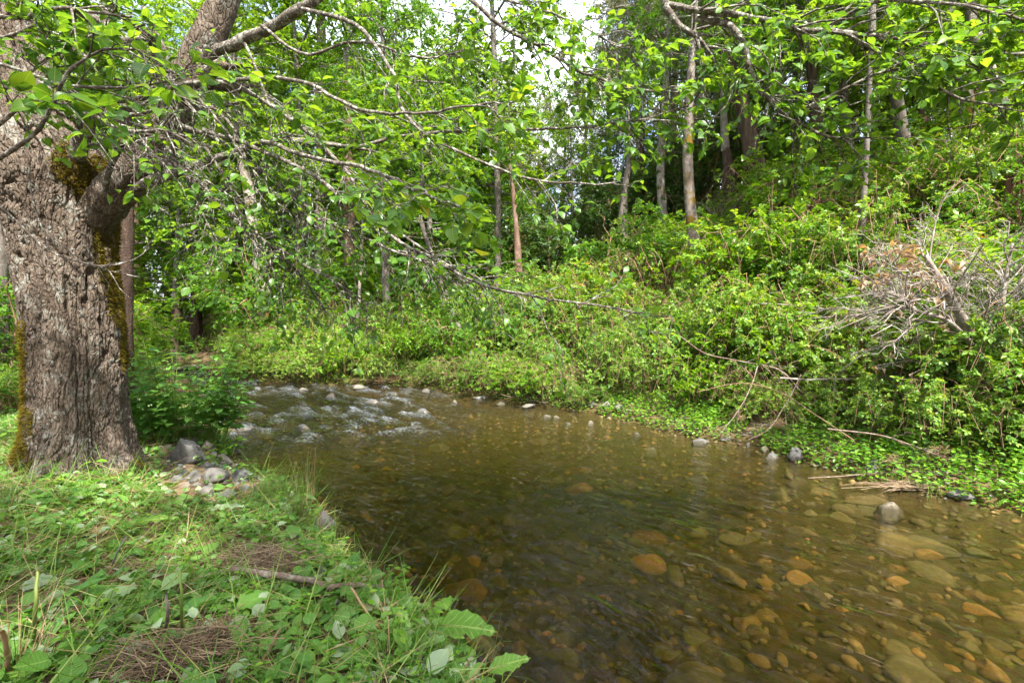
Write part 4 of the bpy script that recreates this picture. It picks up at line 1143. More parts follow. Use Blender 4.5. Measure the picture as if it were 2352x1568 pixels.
# bare twigs hanging across the trunk
bough('twig', [(-60, 420, 3.3), (30, 500, 3.3), (110, 575, 3.3), (180, 600, 3.3), (240, 612, 3.3), (300, 600, 3.3), (340, 570, 3.3)], 3.4, 1.6, 6, .25, 0, .1, 0, seed=27, side=5)
bough('twig', [(66, 380, 3.4), (72, 450, 3.4), (95, 520, 3.4), (135, 560, 3.4), (190, 595, 3.4), (250, 620, 3.4), (320, 635, 3.4)], 2.6, 1.2, 4, .2, 0, .1, 0, seed=28, side=5)
bough('branch', [(240, 440, 3.75), (250, 395, 3.7), (272, 350, 3.65), (282, 330, 3.6)], 8, 4, 3, .3, 3, .15, 3, seed=29)
for k_, (x0, y0, x1, y1) in enumerate([(150, 250, 420, 330), (200, 330, 470, 420), (260, 300, 560, 470), (230, 180, 520, 260), (100, 250, 330, 200), (430, 200, 640, 470), (380, 330, 520, 600), (480, 240, 760, 560), (60, 60, 330, 180), (300, 90, 420, 300), (560, 100, 660, 360), (470, 330, 620, 640)]):
    bough('twig', [(x0, y0, 3.7), ((x0 * 2 + x1) / 3, (y0 * 2 + y1) / 3 - 14, 3.6), ((x0 + x1 * 2) / 3, (y0 + y1 * 2) / 3 - 8, 3.55), (x1, y1, 3.5)], 4.0, 1.4, 14, .45, 4, .2, 1, seed=60 + k_, side=6, umin=0.1)
for px, py, D, cs, rz, cr in ((-190, -700, DT, .95, 0.4, 'alder_a'), (640, -420, 4.2, .55, 2.0, 'alder_a')):
    m = Matrix.Translation(Vector(P(px, py, D) - AL0)) @ Matrix.Rotation(rz, 4, 'Z') @ Matrix.Diagonal((cs, cs, cs, 1))
    link('limb', CR[cr][0], alder, mat=m)
    link('crown', CR[cr][1], alder, mat=m)

BI, PO, DV, NR, SZ = (np.concatenate(s_) for s_ in seats)
u, v, f = to_px(PO)
thin = (u > 265) & (u < 500) & (v > 60) & (v < 430) & (np.random.default_rng(12).uniform(size=len(u)) < 0.72)
thin |= (u > 60) & (u < 300) & (v > 290) & (v < 420) & (np.random.default_rng(13).uniform(size=len(u)) < 0.6)
BI, PO, DV, NR, SZ = BI[~thin], PO[~thin], DV[~thin], NR[~thin], SZ[~thin]
NR = nz(NR + np.array([0.05, -0.25, 0.0]))
u, v, f = to_px(PO)
inside = (u > -20) & (u < 2372) & (v > -20) & (v < 1000)
rank = np.where(inside, SZ / f, 0)
order = np.argsort(-rank)
leafme = []
for k, tp in enumerate(LEAF_A):
    g = Geo(); g.add(tp[0], tp[1], 0.5 * 0, tp[2]); leafme.append(g.mesh('leaf', M['alder_leaf'], True))
for n_, i in enumerate(order[:300]):
    link('leaf', leafme[n_ % 3], branches[BI[i]], mat=frame_matrix(PO[i] - AL0, DV[i], NR[i], SZ[i]))
rest = order[300:]
rng = np.random.default_rng(4)
g = Geo()
for k in range(3):
    s_ = rest[k::3]
    scatter(g, LEAF_A[k], PO[s_], DV[s_], NR[s_], SZ[s_], rng)
tag(g.obj('foliage', M['alder_leaf'], alder, True, AL0), kind='stuff')

# ------------------------------------------------------------------ nettle clump beside the trunk
def herb(rng, stems, hmin, hmax, spread, pairs, size, lean=0.25, droop=0.45):
    az = rng.uniform(0, 6.283, stems); rr = spread * np.sqrt(rng.uniform(0, 1, stems))
    b = np.stack([np.cos(az) * rr, np.sin(az) * rr, 0 * az - 0.05], -1)
    hh = rng.uniform(hmin, hmax, stems) * (1.1 - 0.45 * (rr / spread) ** 2)
    s = np.linspace(0, 1, 5)[None, :, None]
    d = np.stack([np.cos(az) * lean * (0.3 + rr / spread), np.sin(az) * lean * (0.3 + rr / spread), np.ones(stems)], -1) + rng.normal(size=(stems, 3)) * 0.08
    st = b[:, None] + d[:, None] * hh[:, None, None] * s + np.stack([np.cos(az), np.sin(az), 0 * az], -1)[:, None] * (hh[:, None, None] * 0.15 * s ** 2)
    pos, dv, nr, sz = [], [], [], []
    for i in range(stems):
        for k in range(pairs):
            t = 0.25 + 0.75 * (k + 0.5) / pairs
            p = st[i, 0] + (st[i, -1] - st[i, 0]) * t
            a0 = rng.uniform(0, 0.5) + k * 1.571
            for e in (0, math.pi):
                a = a0 + e
                v = np.array([math.cos(a), math.sin(a), 0.15 - droop * rng.uniform(0.3, 1.3)])
                pos.append(p); dv.append(v); nr.append(np.array([math.cos(a) * 0.5, math.sin(a) * 0.5, 1.0]) + rng.normal(size=3) * 0.15)
                sz.append(size * rng.uniform(0.7, 1.15) * (1.15 - 0.55 * t))
    return st, np.array(pos), np.array(dv), np.array(nr), np.array(sz)

NETTLE = ovate(0.33, 0.06, 0.20, stalk=0.18)
def leafy_thing(name, label, cat, loc, rng, args, mat, stem_mat, most=300, rz=0.0, group=None, tplf=NETTLE, stem_r=0.004, oval=None):
    st, pos, dv, nr, sz = herb(rng, *args)
    if oval is not None:
        st = st * oval; pos = pos * oval
    t = thing(name, label, cat, loc, rz, group)
    g = Geo(); v, tt, uv = tubes(st, np.linspace(stem_r, stem_r * 0.5, 5)[None], 4); g.add(v, tt, 0.5, uv)
    g.obj('stems' if args[0] > 1 else 'stem', M[stem_mat], t, True)
    g = Geo(); g.add(tplf[0], tplf[1], 0.0, tplf[2]); lm = g.mesh('leaf', M[mat], True)
    toward = CAM - np.asarray(loc)
    sc_ = pos @ nz(toward) + pos[:, 2] * 0.5
    od = np.argsort(-sc_)
    for i in od[:most]:
        link('leaf', lm, t, mat=frame_matrix(pos[i], dv[i], nr[i], sz[i]))
    if len(od) > most:
        k = od[most:]
        g = Geo(); scatter(g, tplf, pos[k], dv[k], nr[k], sz[k], rng)
        tag(g.obj('foliage', M[mat], t, True), kind='stuff')
    return t
rng = np.random.default_rng(21)
c = P(405, 740, 5.9)
leafy_thing('nettle_clump', 'dense dark green nettle clump standing between the big alder and the riffle', 'nettles', (c[0], c[1], H(c[0], c[1])), rng,
            (120, 0.85, 1.28, 0.58, 7, 0.15, 0.18), 'nettle_leaf', 'green_stem', oval=np.array([1.0, 0.8, 1.0]))
c = on_ground(505, 1040)
leafy_thing('nettle_plant', 'small bright nettle growing from the stones by the water', 'nettles', tuple(c), rng, (9, 0.14, 0.3, 0.16, 4, 0.10, 0.3), 'shore_leaf', 'green_stem')
for px, py, n_, hh, lb in ((130, 1118, 3, 0.30, 'young nettle with pale leaves at the foot of the alder'), (200, 1125, 3, 0.22, 'darker young nettle right of another at the foot of the alder'), (262, 1118, 1, 0.5, 'tall thin weed against the alder bark'),
                           (20, 1010, 4, 0.35, 'broad-leaved herb behind the left edge of the alder')):
    c = on_ground(px, py)
    leafy_thing('nettle_plant', lb, 'nettles', tuple(c), rng, (n_, hh * 0.7, hh, 0.06, 3, 0.12, 0.3), 'shore_leaf', 'green_stem')

# ------------------------------------------------------------------ rocks
import bmesh
def ico(sub):
    bm = bmesh.new(); bmesh.ops.create_icosphere(bm, subdivisions=sub, radius=1.0)
    v = np.array([x.co[:] for x in bm.verts]); t = np.array([[q.index for q in f_.verts] for f_ in bm.faces]); bm.free()
    return v, t
ICO3, ICO2, ICO1 = ico(4), ico(3), ico(2)
def rock_shape(seed, base, cuts, rough=0.12, flat=0.7):
    rng = np.random.default_rng(seed)
    v = base[0] * (1 + 0.25 * fbm(base[0] * 1.1 + seed * 3.7, 2, seed))[:, None]
    for _ in range(cuts):
        n = nz(rng.normal(size=3)); d = rng.uniform(0.45, 0.85)
        e = v @ n - d
        v = v - np.maximum(e, 0)[:, None] * n
    v = v * (1 + rough * fbm(v * 3 + seed, 4, seed + 1))[:, None]
    v = v / np.abs(v).max(0)
    v[:, :2] *= (1 - 0.38 * v[:, 2:3]) / 1.15
    return v * np.array([1, rng.uniform(0.65, 0.95), flat])
def rock_meshes(n, base, cuts, mat, seed, **kw):
    out = []
    for k in range(n):
        g = Geo(); g.add(rock_shape(seed + k, base, cuts, **kw), base[1], 0.0); out.append(g.mesh('rock', M[mat], True))
    return out
RK_ANG = rock_meshes(6, ICO3, 9, 'rock', 100, rough=0.22, flat=1.0)
RK_RND = rock_meshes(6, ICO3, 6, 'rock', 120, rough=0.18, flat=1.0)
RK_WET = rock_meshes(4, ICO3, 4, 'wet_rock', 140, rough=0.12, flat=1.0)
RK_BED = rock_meshes(10, ICO2, 6, 'bed_stone', 160, rough=0.2, flat=1.0)
rng = np.random.default_rng(31)
def put_rock(mesh, name, label, px, py, wpx, aspect=0.6, group=None, depth=0.75, cat='rock', tilt=0.15):
    p = on_ground(px, py)
    d = float(np.linalg.norm(p - CAM))
    hw = wpx / 2 / F * d
    x, y = p[0], p[1] + hw * 0.4
    h, dl, dr, ins = land(np.array([x]), np.array([y]))
    top = (zw(x, y) if ins[0] else h[0]) + hw * 2 * aspect
    bot = h[0] - 0.03
    hz = (top - bot) / 2 * 1.02
    e_ = min((hz - hw * 2 * aspect) / hz, 0.9)
    W = hw / math.sqrt(1 - max(e_, 0) ** 2)
    if ins[0]:                              # broad on the bed, low over the water
        dep = float(zw(x, y)) - bot
        hz = (dep + min(hw * 1.2 * aspect, 0.16)) / 2
        W = max(hw * 1.15, 1.25 * hz)
    hw = W
    o = link(name, mesh, None, (x, y, bot + hz))
    o.scale = (hw, hw * depth, hz)
    o.rotation_euler = (rng.uniform(-tilt, tilt), rng.uniform(-tilt, tilt), rng.uniform(-0.5, 0.5))
    return tag(o, label, cat, group)
LB = [(418, 1068, 74, .72, 'a', 'large angular grey rock among the stones beside the alder'), (505, 1062, 44, .45, 'r', 'pale rounded stone at the water edge below the small nettle'), (478, 1112, 66, .42, 'r', 'smooth blue-grey boulder in the bank stones'),
      (548, 1108, 50, .42, 'a', 'dark jagged rock at the tip of the bank stones'), (475, 1138, 50, .35, 'a', 'tan split stone in front of the smooth boulder'), (515, 1145, 46, .35, 'a', 'low grey stone nearest the grass tuft'),
      (455, 1060, 24, .5, 'a', 'small stone wedged right of the large angular rock'), (440, 1100, 40, .35, 'r', 'flat brown stone below the large angular rock'), (530, 1075, 22, .5, 'a', 'small dark stone right of the pale rounded one'),
      (400, 1105, 30, .3, 'a', 'thin slab stone left of the flat brown one'), (560, 1130, 30, .4, 'r', 'wet stone at the edge of the grass tuft'), (735, 1225, 62, .7, 'a', 'big pale rock at the bank edge behind mint'), (665, 1240, 42, .6, 'r', 'dark grey stone left of the big pale rock'),
      (735, 1320, 36, .4, 'r', 'small pale stone under the mint at the bank edge'), (750, 1372, 30, .4, 'r', 'small stone half buried below the fallen stick'), (680, 1372, 26, .3, 'r', 'grey pebble beside the fallen stick'), (770, 1395, 36, .3, 'a', 'flat grey stone below the fallen stick'),
      (470, 1030, 30, .5, 'a', 'grey stone at the back of the bank stones'), (428, 1018, 34, .35, 'r', 'pale stone under the nettle clump'), (510, 1100, 26, .4, 'a', 'brown stone between the boulder and the jagged rock')]
for k, (px, py, wd, asp, kind, lb) in enumerate(LB):
    put_rock((RK_ANG if kind == 'a' else RK_RND)[k % 6], 'rock', lb, px, py, wd, asp, 'rocks on the left bank')
xs_ = np.random.default_rng(3)
for k in range(46):
    px, py = xs_.uniform(385, 600), xs_.uniform(1025, 1150)
    c_ = on_ground(px, py)
    if in_stream(c_[:1], c_[1:2])[0]: continue
    put_rock((RK_ANG if k % 3 else RK_RND)[k % 6], 'rock', 'small angular stone among the bank stones beside the alder', px, py, xs_.uniform(10, 26), xs_.uniform(.3, .6), 'small stones on the left bank', tilt=.4)
CREEK = [(525, 880, 36, .45, 'r', 'rounded mossy rock at the head of the riffle'), (692, 898, 30, .35, 'r', 'low tan rock in the upper riffle'), (761, 914, 28, .6, 'a', 'pale pointed rock standing in the riffle'), (588, 894, 26, .3, 'w', 'small wet rock near the head of the riffle'),
         (850, 928, 36, .45, 'w', 'dark wet rock below the riffle'), (967, 948, 40, .35, 'w', 'blue-black wet rock downstream of the other dark one'), (840, 893, 16, .6, 'r', 'small grey stone by the far bank, left of a pair'), (885, 891, 16, .7, 'a', 'small grey stone by the far bank, right of a pair'),
         (980, 901, 26, .5, 'a', 'tan pointed stone at the far water edge'), (905, 908, 20, .5, 'r', 'wet stone with white water behind it'), (1106, 916, 38, .3, 'w', 'low dark stone against the far bank'), (1043, 925, 20, .45, 'a', 'leaning tan stone in midstream'),
         (1216, 936, 44, .3, 'r', 'long flat pale rock at the far shore'), (1255, 957, 28, .25, 'r', 'flat pale stone beside its twin, left'), (1277, 959, 24, .25, 'r', 'flat pale stone beside its twin, right'), (1303, 972, 30, .2, 'r', 'flat stone alone in the water below the twins'),
         (1356, 972, 20, .4, 'r', 'small domed stone right of the flat one'), (1393, 939, 30, .45, 'a', 'angular grey stone under the far shore herbs'), (1425, 948, 38, .4, 'r', 'tan rounded stone under the far shore herbs'), (1363, 936, 22, .4, 'r', 'pale stone left of the angular one at the far shore'),
         (1400, 961, 14, .5, 'a', 'little white stone in front of the tan one'), (1463, 996, 14, .3, 'a', 'tiny upright pale stone in the water'), (1498, 1026, 14, .3, 'a', 'tiny upright stone farthest out in the water'), (1608, 1018, 52, .3, 'r', 'long pale stone at the right shore under bramble tips'),
         (1671, 1017, 32, .3, 'r', 'flat stone right of the long pale one'), (1719, 1026, 16, .6, 'a', 'small bluish stone at the right shore'), (1757, 1038, 26, .4, 'r', 'reddish stone touching a grey one at the right shore'), (1777, 1055, 32, .7, 'a', 'white-topped grey stone left of its larger neighbour'),
         (1833, 1058, 42, .7, 'a', 'tall white-speckled grey stone at the right shore'), (1922, 1078, 18, .5, 'a', 'small grey stone in the right shore herbs'), (2013, 1084, 34, .6, 'a', 'grey slab tilted in the right shore herbs'), (2048, 1168, 56, .36, 'a', 'triangular grey rock standing alone in the near water'),
         (2218, 1150, 44, .3, 'a', 'long grey stone at the gravel edge right'), (549, 988, 42, .4, 'w', 'smooth wet grey rock at the foot of the riffle'),
         (688, 983, 44, .25, 'w', 'dark rock awash at the foot of the riffle'), (575, 984, 18, .5, 'r', 'reddish stone touching the wet rock at the riffle foot'), (428, 850, 66, .35, 'r', 'broad pale rock at the bend behind the nettles'), (1150, 928, 26, .3, 'r', 'low stone among the far shore sticks'), (820, 893, 40, .35, 'r', 'weathered flat rock at the foot of the brambles')]
for k, (px, py, wd, asp, kind, lb) in enumerate(CREEK):
    put_rock({'a': RK_ANG, 'r': RK_RND, 'w': RK_WET}[kind][k % (4 if kind == 'w' else 6)], 'rock', lb, px, py, wd, asp, 'rocks standing out of the creek')

def bed_rock(mesh, label, x, y, sx, sy, sz, rz, name='cobble', group='cobbles on the stream bed', cat='cobble', rise=0.25):
    h = H(x, y)
    sz = min(sz, (float(zw(x, y)) - 0.035 - h) / (1 + rise)) if name else sz
    sz = max(sz, 0.02)
    o = link(name, mesh, None, (x, y, h + sz * rise))
    o.scale = (sx, sy, sz); o.rotation_euler = (rng.uniform(-.12, .12), rng.uniform(-.12, .12), rz)
    return tag(o, label, cat, group)
def on_bed(px, py, zb=-0.3):
    r = ray(px, py); return CAM + r * ((zb - 1.7) / r[2])
for px, py, wd, asp, rz, lb in [(1640, 1530, 215, .62, -.15, 'huge submerged boulder at the bottom of the picture'), (1830, 1555, 150, .6, -.3, 'submerged boulder right of the huge one'), (1065, 1300, 120, .7, .1, 'blocky submerged boulder off the near bank'), (1600, 1395, 62, .9, 0, 'orange submerged stone left of another orange one'), (1722, 1400, 74, .9, 0, 'orange submerged stone right of another orange one'),
                             (1530, 1405, 66, .8, 0, 'greenish submerged stone beside the orange ones'), (2130, 1300, 80, .7, -.5, 'bright ochre submerged slab in the right shallows'), (2070, 1290, 90, .7, -.4, 'olive submerged stone beside the ochre slab'), (1945, 1215, 62, .7, -.6, 'ochre wedge-shaped stone in the right shallows'),
                             (2000, 1222, 60, .5, -.6, 'long olive stone right of the ochre wedge'), (1985, 1200, 90, .5, -.1, 'broad flat olive stone awash behind the ochre wedge'), (2345, 1450, 80, 1.0, 0, 'orange stone cut by the right frame edge'), (1690, 1245, 74, .6, -.3, 'brown oval stone under the middle of the stream'), (1050, 1165, 70, .6, 0, 'lone brown stone under the dark middle water')]:
    h0 = -0.32
    p = on_bed(px, py, h0); d = np.linalg.norm(p - CAM)
    hw = wd / 2 / F * d
    bed_rock(RK_BED[int(px) % 10], lb, p[0], p[1], hw, hw * .8 * asp / .7, hw * 0.42, rz, 'boulder' if wd > 100 else 'cobble', 'boulders and stones singled out under water', 'boulder' if wd > 100 else 'cobble', 0.3)
# three hundred cobbles one by one, then the small gravel
pts = []
tries = 0
while len(pts) < 286 and tries < 20000:
    tries += 1
    px, py = rng.uniform(700, 2420), 960 + 640 * rng.uniform(0, 1) ** 0.8
    p = on_bed(px, py, -0.28)
    h, dl, dr, ins = land(p[:1], p[1:2])
    if not ins[0] or min(dl[0], dr[0]) < 0.12: continue
    s = 0.045 + 0.17 * rng.uniform() ** 2.2
    if any((p[0] - q_[0]) ** 2 + (p[1] - q_[1]) ** 2 < (0.75 * (s + q_[2])) ** 2 for q_ in pts): continue
    pts.append((p[0], p[1], s))
for k, (x, y, s) in enumerate(pts):
    zn = 'in the near shallows' if y < 3.6 else 'in the middle of the creek' if y < 6 else 'in the far shallows'
    bed_rock(RK_BED[k % 10], 'rounded brown cobble under clear water ' + zn, x, y, s, s * rng.uniform(.6, .9), s * rng.uniform(.35, .55), FLOW + rng.normal() * 0.5, group='cobbles under water ' + zn)
g = Geo()
xy = np.stack([rng.uniform(-6, 7, 30000), rng.uniform(1.2, 13, 30000)], -1)
h, dl, dr, ins = land(xy[:, 0], xy[:, 1])
u, v, f = to_px(np.stack([xy[:, 0], xy[:, 1], h], -1))
near = np.minimum(dl, dr)
gravel_bank = ((dl < 0.9) & ~ins & (u > 370) & (u < 620) & (v > 1000) & (v < 1160)) | ((dr < 0.55) & ~ins & (rng.uniform(size=len(u)) < 0.7))
ok = (u > -60) & (u < 2420) & (v < 1650) & ((ins & (f < 9)) | gravel_bank)
sel = np.argwhere(ok & ~(ins & (rng.uniform(size=len(ok)) < 0.2)))[:, 0][:3000]
SM = [rock_shape(200 + k, ICO1, 2, rough=0.1, flat=.7) for k in range(5)]
gi, gb = Geo(), Geo()
for k in sel:
    s = rng.uniform(0.010, 0.042) * (1 if ins[k] else 0.8)
    a = rng.uniform(0, 6.28); ca, sa = math.cos(a), math.sin(a)
    vv = SM[k % 5] * s * np.array([1.2, 1, .8])
    vv = np.stack([vv[:, 0] * ca - vv[:, 1] * sa, vv[:, 0] * sa + vv[:, 1] * ca, vv[:, 2]], -1) + np.array([xy[k, 0], xy[k, 1], h[k] + s * 0.25])
    (gi if ins[k] else gb).add(vv, ICO1[1], rng.uniform())
tag(gi.obj('gravel', M['bed_stone'], smooth=True), 'small brown gravel covering the stream bed', 'gravel', kind='stuff')
tag(gb.obj('gravel', M['rock'], smooth=True), 'grey gravel between the stones along the shores', 'gravel', kind='stuff')

# ------------------------------------------------------------------ ground cover
rng = np.random.default_rng(91)
def spots(n, x0, x1, y0, y1):
    xy = np.stack([rng.uniform(x0, x1, n), rng.uniform(y0, y1, n)], -1)
    h, dl, dr, ins = land(xy[:, 0], xy[:, 1])
    p = np.column_stack([xy, h])
    u, v, f = to_px(p)
    return p, dl, dr, ins, u, v, f
def lying(n, tilt):
    a = rng.uniform(0, 6.283, n)
    return np.stack([np.cos(a), np.sin(a), rng.normal(size=n) * tilt], -1)
def upish(n, tilt):
    return np.array([0, 0, 1.0]) + rng.normal(size=(n, 3)) * tilt
tr_c = np.array([AL0[0], DT])

# cut leaves and living herbs on the left bank
p, dl, dr, ins, u, v, f = spots(110000, -7, 1.2, 0.9, 9)
clear = np.hypot(p[:, 0] - tr_c[0], p[:, 1] - tr_c[1]) > 0.50
stones = (u > 375) & (u < 600) & (v > 1020) & (v < 1150)
patch = fbm(p * np.array([1.3, 1.3, 0]) + 3, 3, 71)
ok = ~ins & (dl < dr) & clear & (u > -150) & (u < 1400) & (v < 1700) & (dl > 0.05)
near = 1 / np.maximum(f, 1.2)
mats_ = np.minimum.reduce([((u - a) / c) ** 2 + ((v - b) / d) ** 2 for a, b, c, d in ((600, 1300, 100, 42), (385, 1535, 150, 60), (500, 1490, 50, 50), (300, 1315, 40, 25))])
bare = 0.12 + 0.88 * sm(0.5, 1.3, mats_ + fbm(p * 6, 2, 77) * 0.6)
k = np.argwhere(ok & (rng.uniform(size=len(u)) < (1.1 * near + 0.12) * np.where(stones, 0.12, 1.0) * bare * sm(-0.6, -0.2, patch)))[:, 0]
LIT = [ovate(0.36, 0.10, 0.2), ovate(0.30, 0.16, -0.15), ovate(0.42, 0.05, 0.3)]
g = Geo()
for a in range(3):
    kk = k[a::3]; n = len(kk)
    sz = rng.uniform(0.03, 0.08, n) * (1 + 0.6 * (rng.uniform(size=n) < 0.1))
    scatter(g, LIT[a], p[kk] + np.array([0, 0, 1]) * (0.012 + 0.06 * rng.uniform(0, 1, (n, 1)) ** 2), lying(n, 0.3), upish(n, 0.5), sz, rng)
tag(g.obj('leaf_litter', M['litter_leaf'], smooth=True), 'cut green leaves strewn over the left bank', 'leaf litter', kind='stuff')
# living sprigs
k = np.argwhere(ok & (rng.uniform(size=len(u)) < 0.08 * near * np.where(stones, 0.15, 1.0) * bare * sm(-0.3, 0.1, fbm(p * np.array([2.1, 2.1, 0]), 2, 73)) + 0.04 * (dl < 0.5)))[:, 0]
g, gs = Geo(), Geo()
for i in k:
    hh = rng.uniform(0.06, 0.24)
    st, pos, dv, nr, sz = herb(rng, 1, hh, hh * 1.2, 0.01, 3, 0.045, 0.2, 0.2)
    scatter(g, HEX, pos + p[i], dv, nr, sz, rng)
    vv, tt, uv = tubes(st + p[i], 0.0018, 3); gs.add(vv, tt, rng.uniform(), uv)
tag(g.obj('low_herbs', M['shore_leaf'], smooth=False), 'small leafy herbs sprouting through the litter on the left bank', 'herbs', kind='stuff')
tag(gs.obj('herb_stalks', M['green_stem']), 'thin green stalks of the small bank herbs', 'herbs', kind='stuff')
# grass blades and straw lying about
def blades(n_, sel, smin, smax, wd, lift, tilt, flat):
    kk = rng.choice(sel, n_)
    n = len(kk)
    dv = lying(n, tilt); dv[:, 2] += lift
    g = Geo()
    b = (BLADE[0] * np.array([wd, 1, 1]), BLADE[1], BLADE[2])
    scatter(g, b, p[kk] + np.array([0, 0, 1]) * (0.015 + 0.05 * rng.uniform(0, 1, (n, 1))), dv, upish(n, flat), rng.uniform(smin, smax, n), rng)
    return g
sel = np.argwhere(ok & ~stones & (f < 6) & (rng.uniform(size=len(u)) < bare))[:, 0]
tag(blades(4000, sel, 0.07, 0.26, 0.022, 0.12, 0.2, 0.6).obj('grass', M['grass'], smooth=True), 'mown grass blades lying on the left bank', 'grass', kind='stuff')
g = blades(2600, sel, 0.10, 0.40, 0.014, 0.85, 0.6, 0.8)
tag(g.obj('grass', M['grass'], smooth=True), 'short upright grass between the cut leaves', 'grass', kind='stuff')
tag(blades(3800, sel, 0.06, 0.30, 0.014, 0.2, 0.3, 0.8).obj('straw', M['straw'], smooth=True), 'dry straw and stalk bits among the cut leaves', 'straw', kind='stuff')

# carpet of low growth on the right slope
p2 = rng.uniform(0, 1, (90000, 2)) * np.array([22, 24]) + np.array([-8, 2.5])
h, dl2, dr2, ins2 = land(p2[:, 0], p2[:, 1])
q3 = np.column_stack([p2, h]); u2, v2, f2 = to_px(q3)
okr = ~ins2 & (dr2 < dl2) & (u2 > 380) & (u2 < 2500) & (dr2 > 0.15) & (dr2 < 14) & ~((u2 > 385) & (u2 < 540) & (f2 > 12) & (f2 < 18))
k = np.argwhere(okr & (rng.uniform(size=len(u2)) < np.where((dr2 < 1.0) & (p2[:, 1] < 9), 0, 0.75)))[:, 0]
n = len(k)
g = Geo()
scatter(g, TRI, q3[k] + np.array([0, 0, 1]) * rng.uniform(0.03, 0.35, (n, 1)), lying(n, 0.3), upish(n, 0.45), rng.uniform(0.04, 0.085, n) * (1 + 0.03 * f2[k]), rng)
tag(g.obj('undergrowth', M['bramble_leaf']), 'low bramble leaves carpeting the slope across the creek', 'undergrowth', kind='stuff')
# bright cress-like herbs along the right shore
m = 52000
a_ = rng.uniform(0, 1, m)
S = RS[2:-3]; seg = np.linalg.norm(np.diff(S, axis=0), axis=1); acc = np.concatenate([[0], np.cumsum(seg)])
wgt = np.cumsum(1.0 / (1 + np.linspace(0, acc[-1], 400) * 0.22)); wgt /= wgt[-1]
aa = np.interp(a_, wgt, np.linspace(0, acc[-1], 400))
i = np.clip(np.searchsorted(acc, aa, 'right') - 1, 0, len(seg) - 1)
fr = ((aa - acc[i]) / seg[i])[:, None]
tg = (S[i + 1] - S[i]) / seg[i][:, None]
c = S[i] + (S[i + 1] - S[i]) * fr + np.stack([tg[:, 1], -tg[:, 0]], -1) * (rng.uniform(-0.12, 1.6, m) ** 1)[:, None]
h, dl2, dr2, ins2 = land(c[:, 0], c[:, 1])
pn = fbm(np.column_stack([c * 1.2, 0 * c[:, 0]]), 3, 81)
okk = (rng.uniform(size=m) < np.where(ins2, 0.05, 1.0) * sm(-0.55, -0.1, pn + np.minimum(dr2, 0.5) * 0.5))
c, h, ins2 = c[okk], h[okk], ins2[okk]
n = len(c)
zz = np.maximum(h, zw(c[:, 0], c[:, 1])) + 0.02 + rng.uniform(0, 1, n) ** 1.3 * (0.16 + 0.10 * np.clip(pn[okk] + 0.4, 0, 1))
g = Geo()
scatter(g, HEX, np.column_stack([c, zz]), lying(n, 0.25), upish(n, 0.4), rng.uniform(0.03, 0.065, n), rng)
tag(g.obj('shore_herbs', M['shore_leaf']), 'bright low herbs fringing the right shore', 'herbs', kind='stuff')
k = rng.choice(n, 2600)
g = Geo()
vv = np.column_stack([c[k], h[k] - 0.01])
pts_ = vv[:, None] + np.array([0, 0, 1.0]) * np.linspace(0, 1, 3)[None, :, None] * rng.uniform(0.08, 0.24, (2600, 1, 1)) + rng.normal(size=(2600, 3, 3)) * 0.02
v_, t_, uv = tubes(pts_, 0.0018, 3); g.add(v_, t_, 0.5, uv)
tag(g.obj('herb_stalks', M['green_stem']), 'thin stalks of the herbs on the right shore', 'herbs', kind='stuff')

# ------------------------------------------------------------------ single plants of the near bank
MINT = ovate(0.30, 0.08, 0.15, stalk=0.05)
ordw = ['first', 'second', 'third', 'fourth', 'fifth', 'sixth', 'seventh', 'eighth', 'ninth', 'tenth', 'eleventh', 'twelfth', 'thirteenth', 'fourteenth', 'fifteenth', 'sixteenth', 'seventeenth', 'eighteenth', 'nineteenth', 'twentieth', 'twenty-first', 'twenty-second', 'twenty-third', 'twenty-fourth', 'twenty-fifth']
mp = [(780, 1255), (745, 1170), (800, 1320), (855, 1345), (720, 1300), (905, 1375), (870, 1405), (950, 1390), (930, 1440), (980, 1450), (820, 1420), (890, 1490), (700, 1215), (1000, 1500), (950, 1520), (760, 1470), (660, 1420), (560, 1400), (470, 1330), (330, 1250), (90, 1240), (200, 1480), (640, 1530), (60, 1440)]
mp.sort(key=lambda q_: -q_[1])
for i, (px, py) in enumerate(mp):
    c = on_ground(px, py)
    if in_stream(c[:1], c[1:2])[0]:
        continue
    leafy_thing('mint_plant', 'leafy mint plant on the near bank edge, %s from the bottom of the picture' % ordw[i], 'mint', (c[0], c[1], c[2] - 0.01), rng, (1 if i % 2 else 2, 0.14, 0.26, 0.05, 5, 0.062, 0.2, 0.25), 'shore_leaf', 'green_stem', 300, rng.uniform(0, 6), 'mint plants on the near bank edge', MINT, 0.0025)

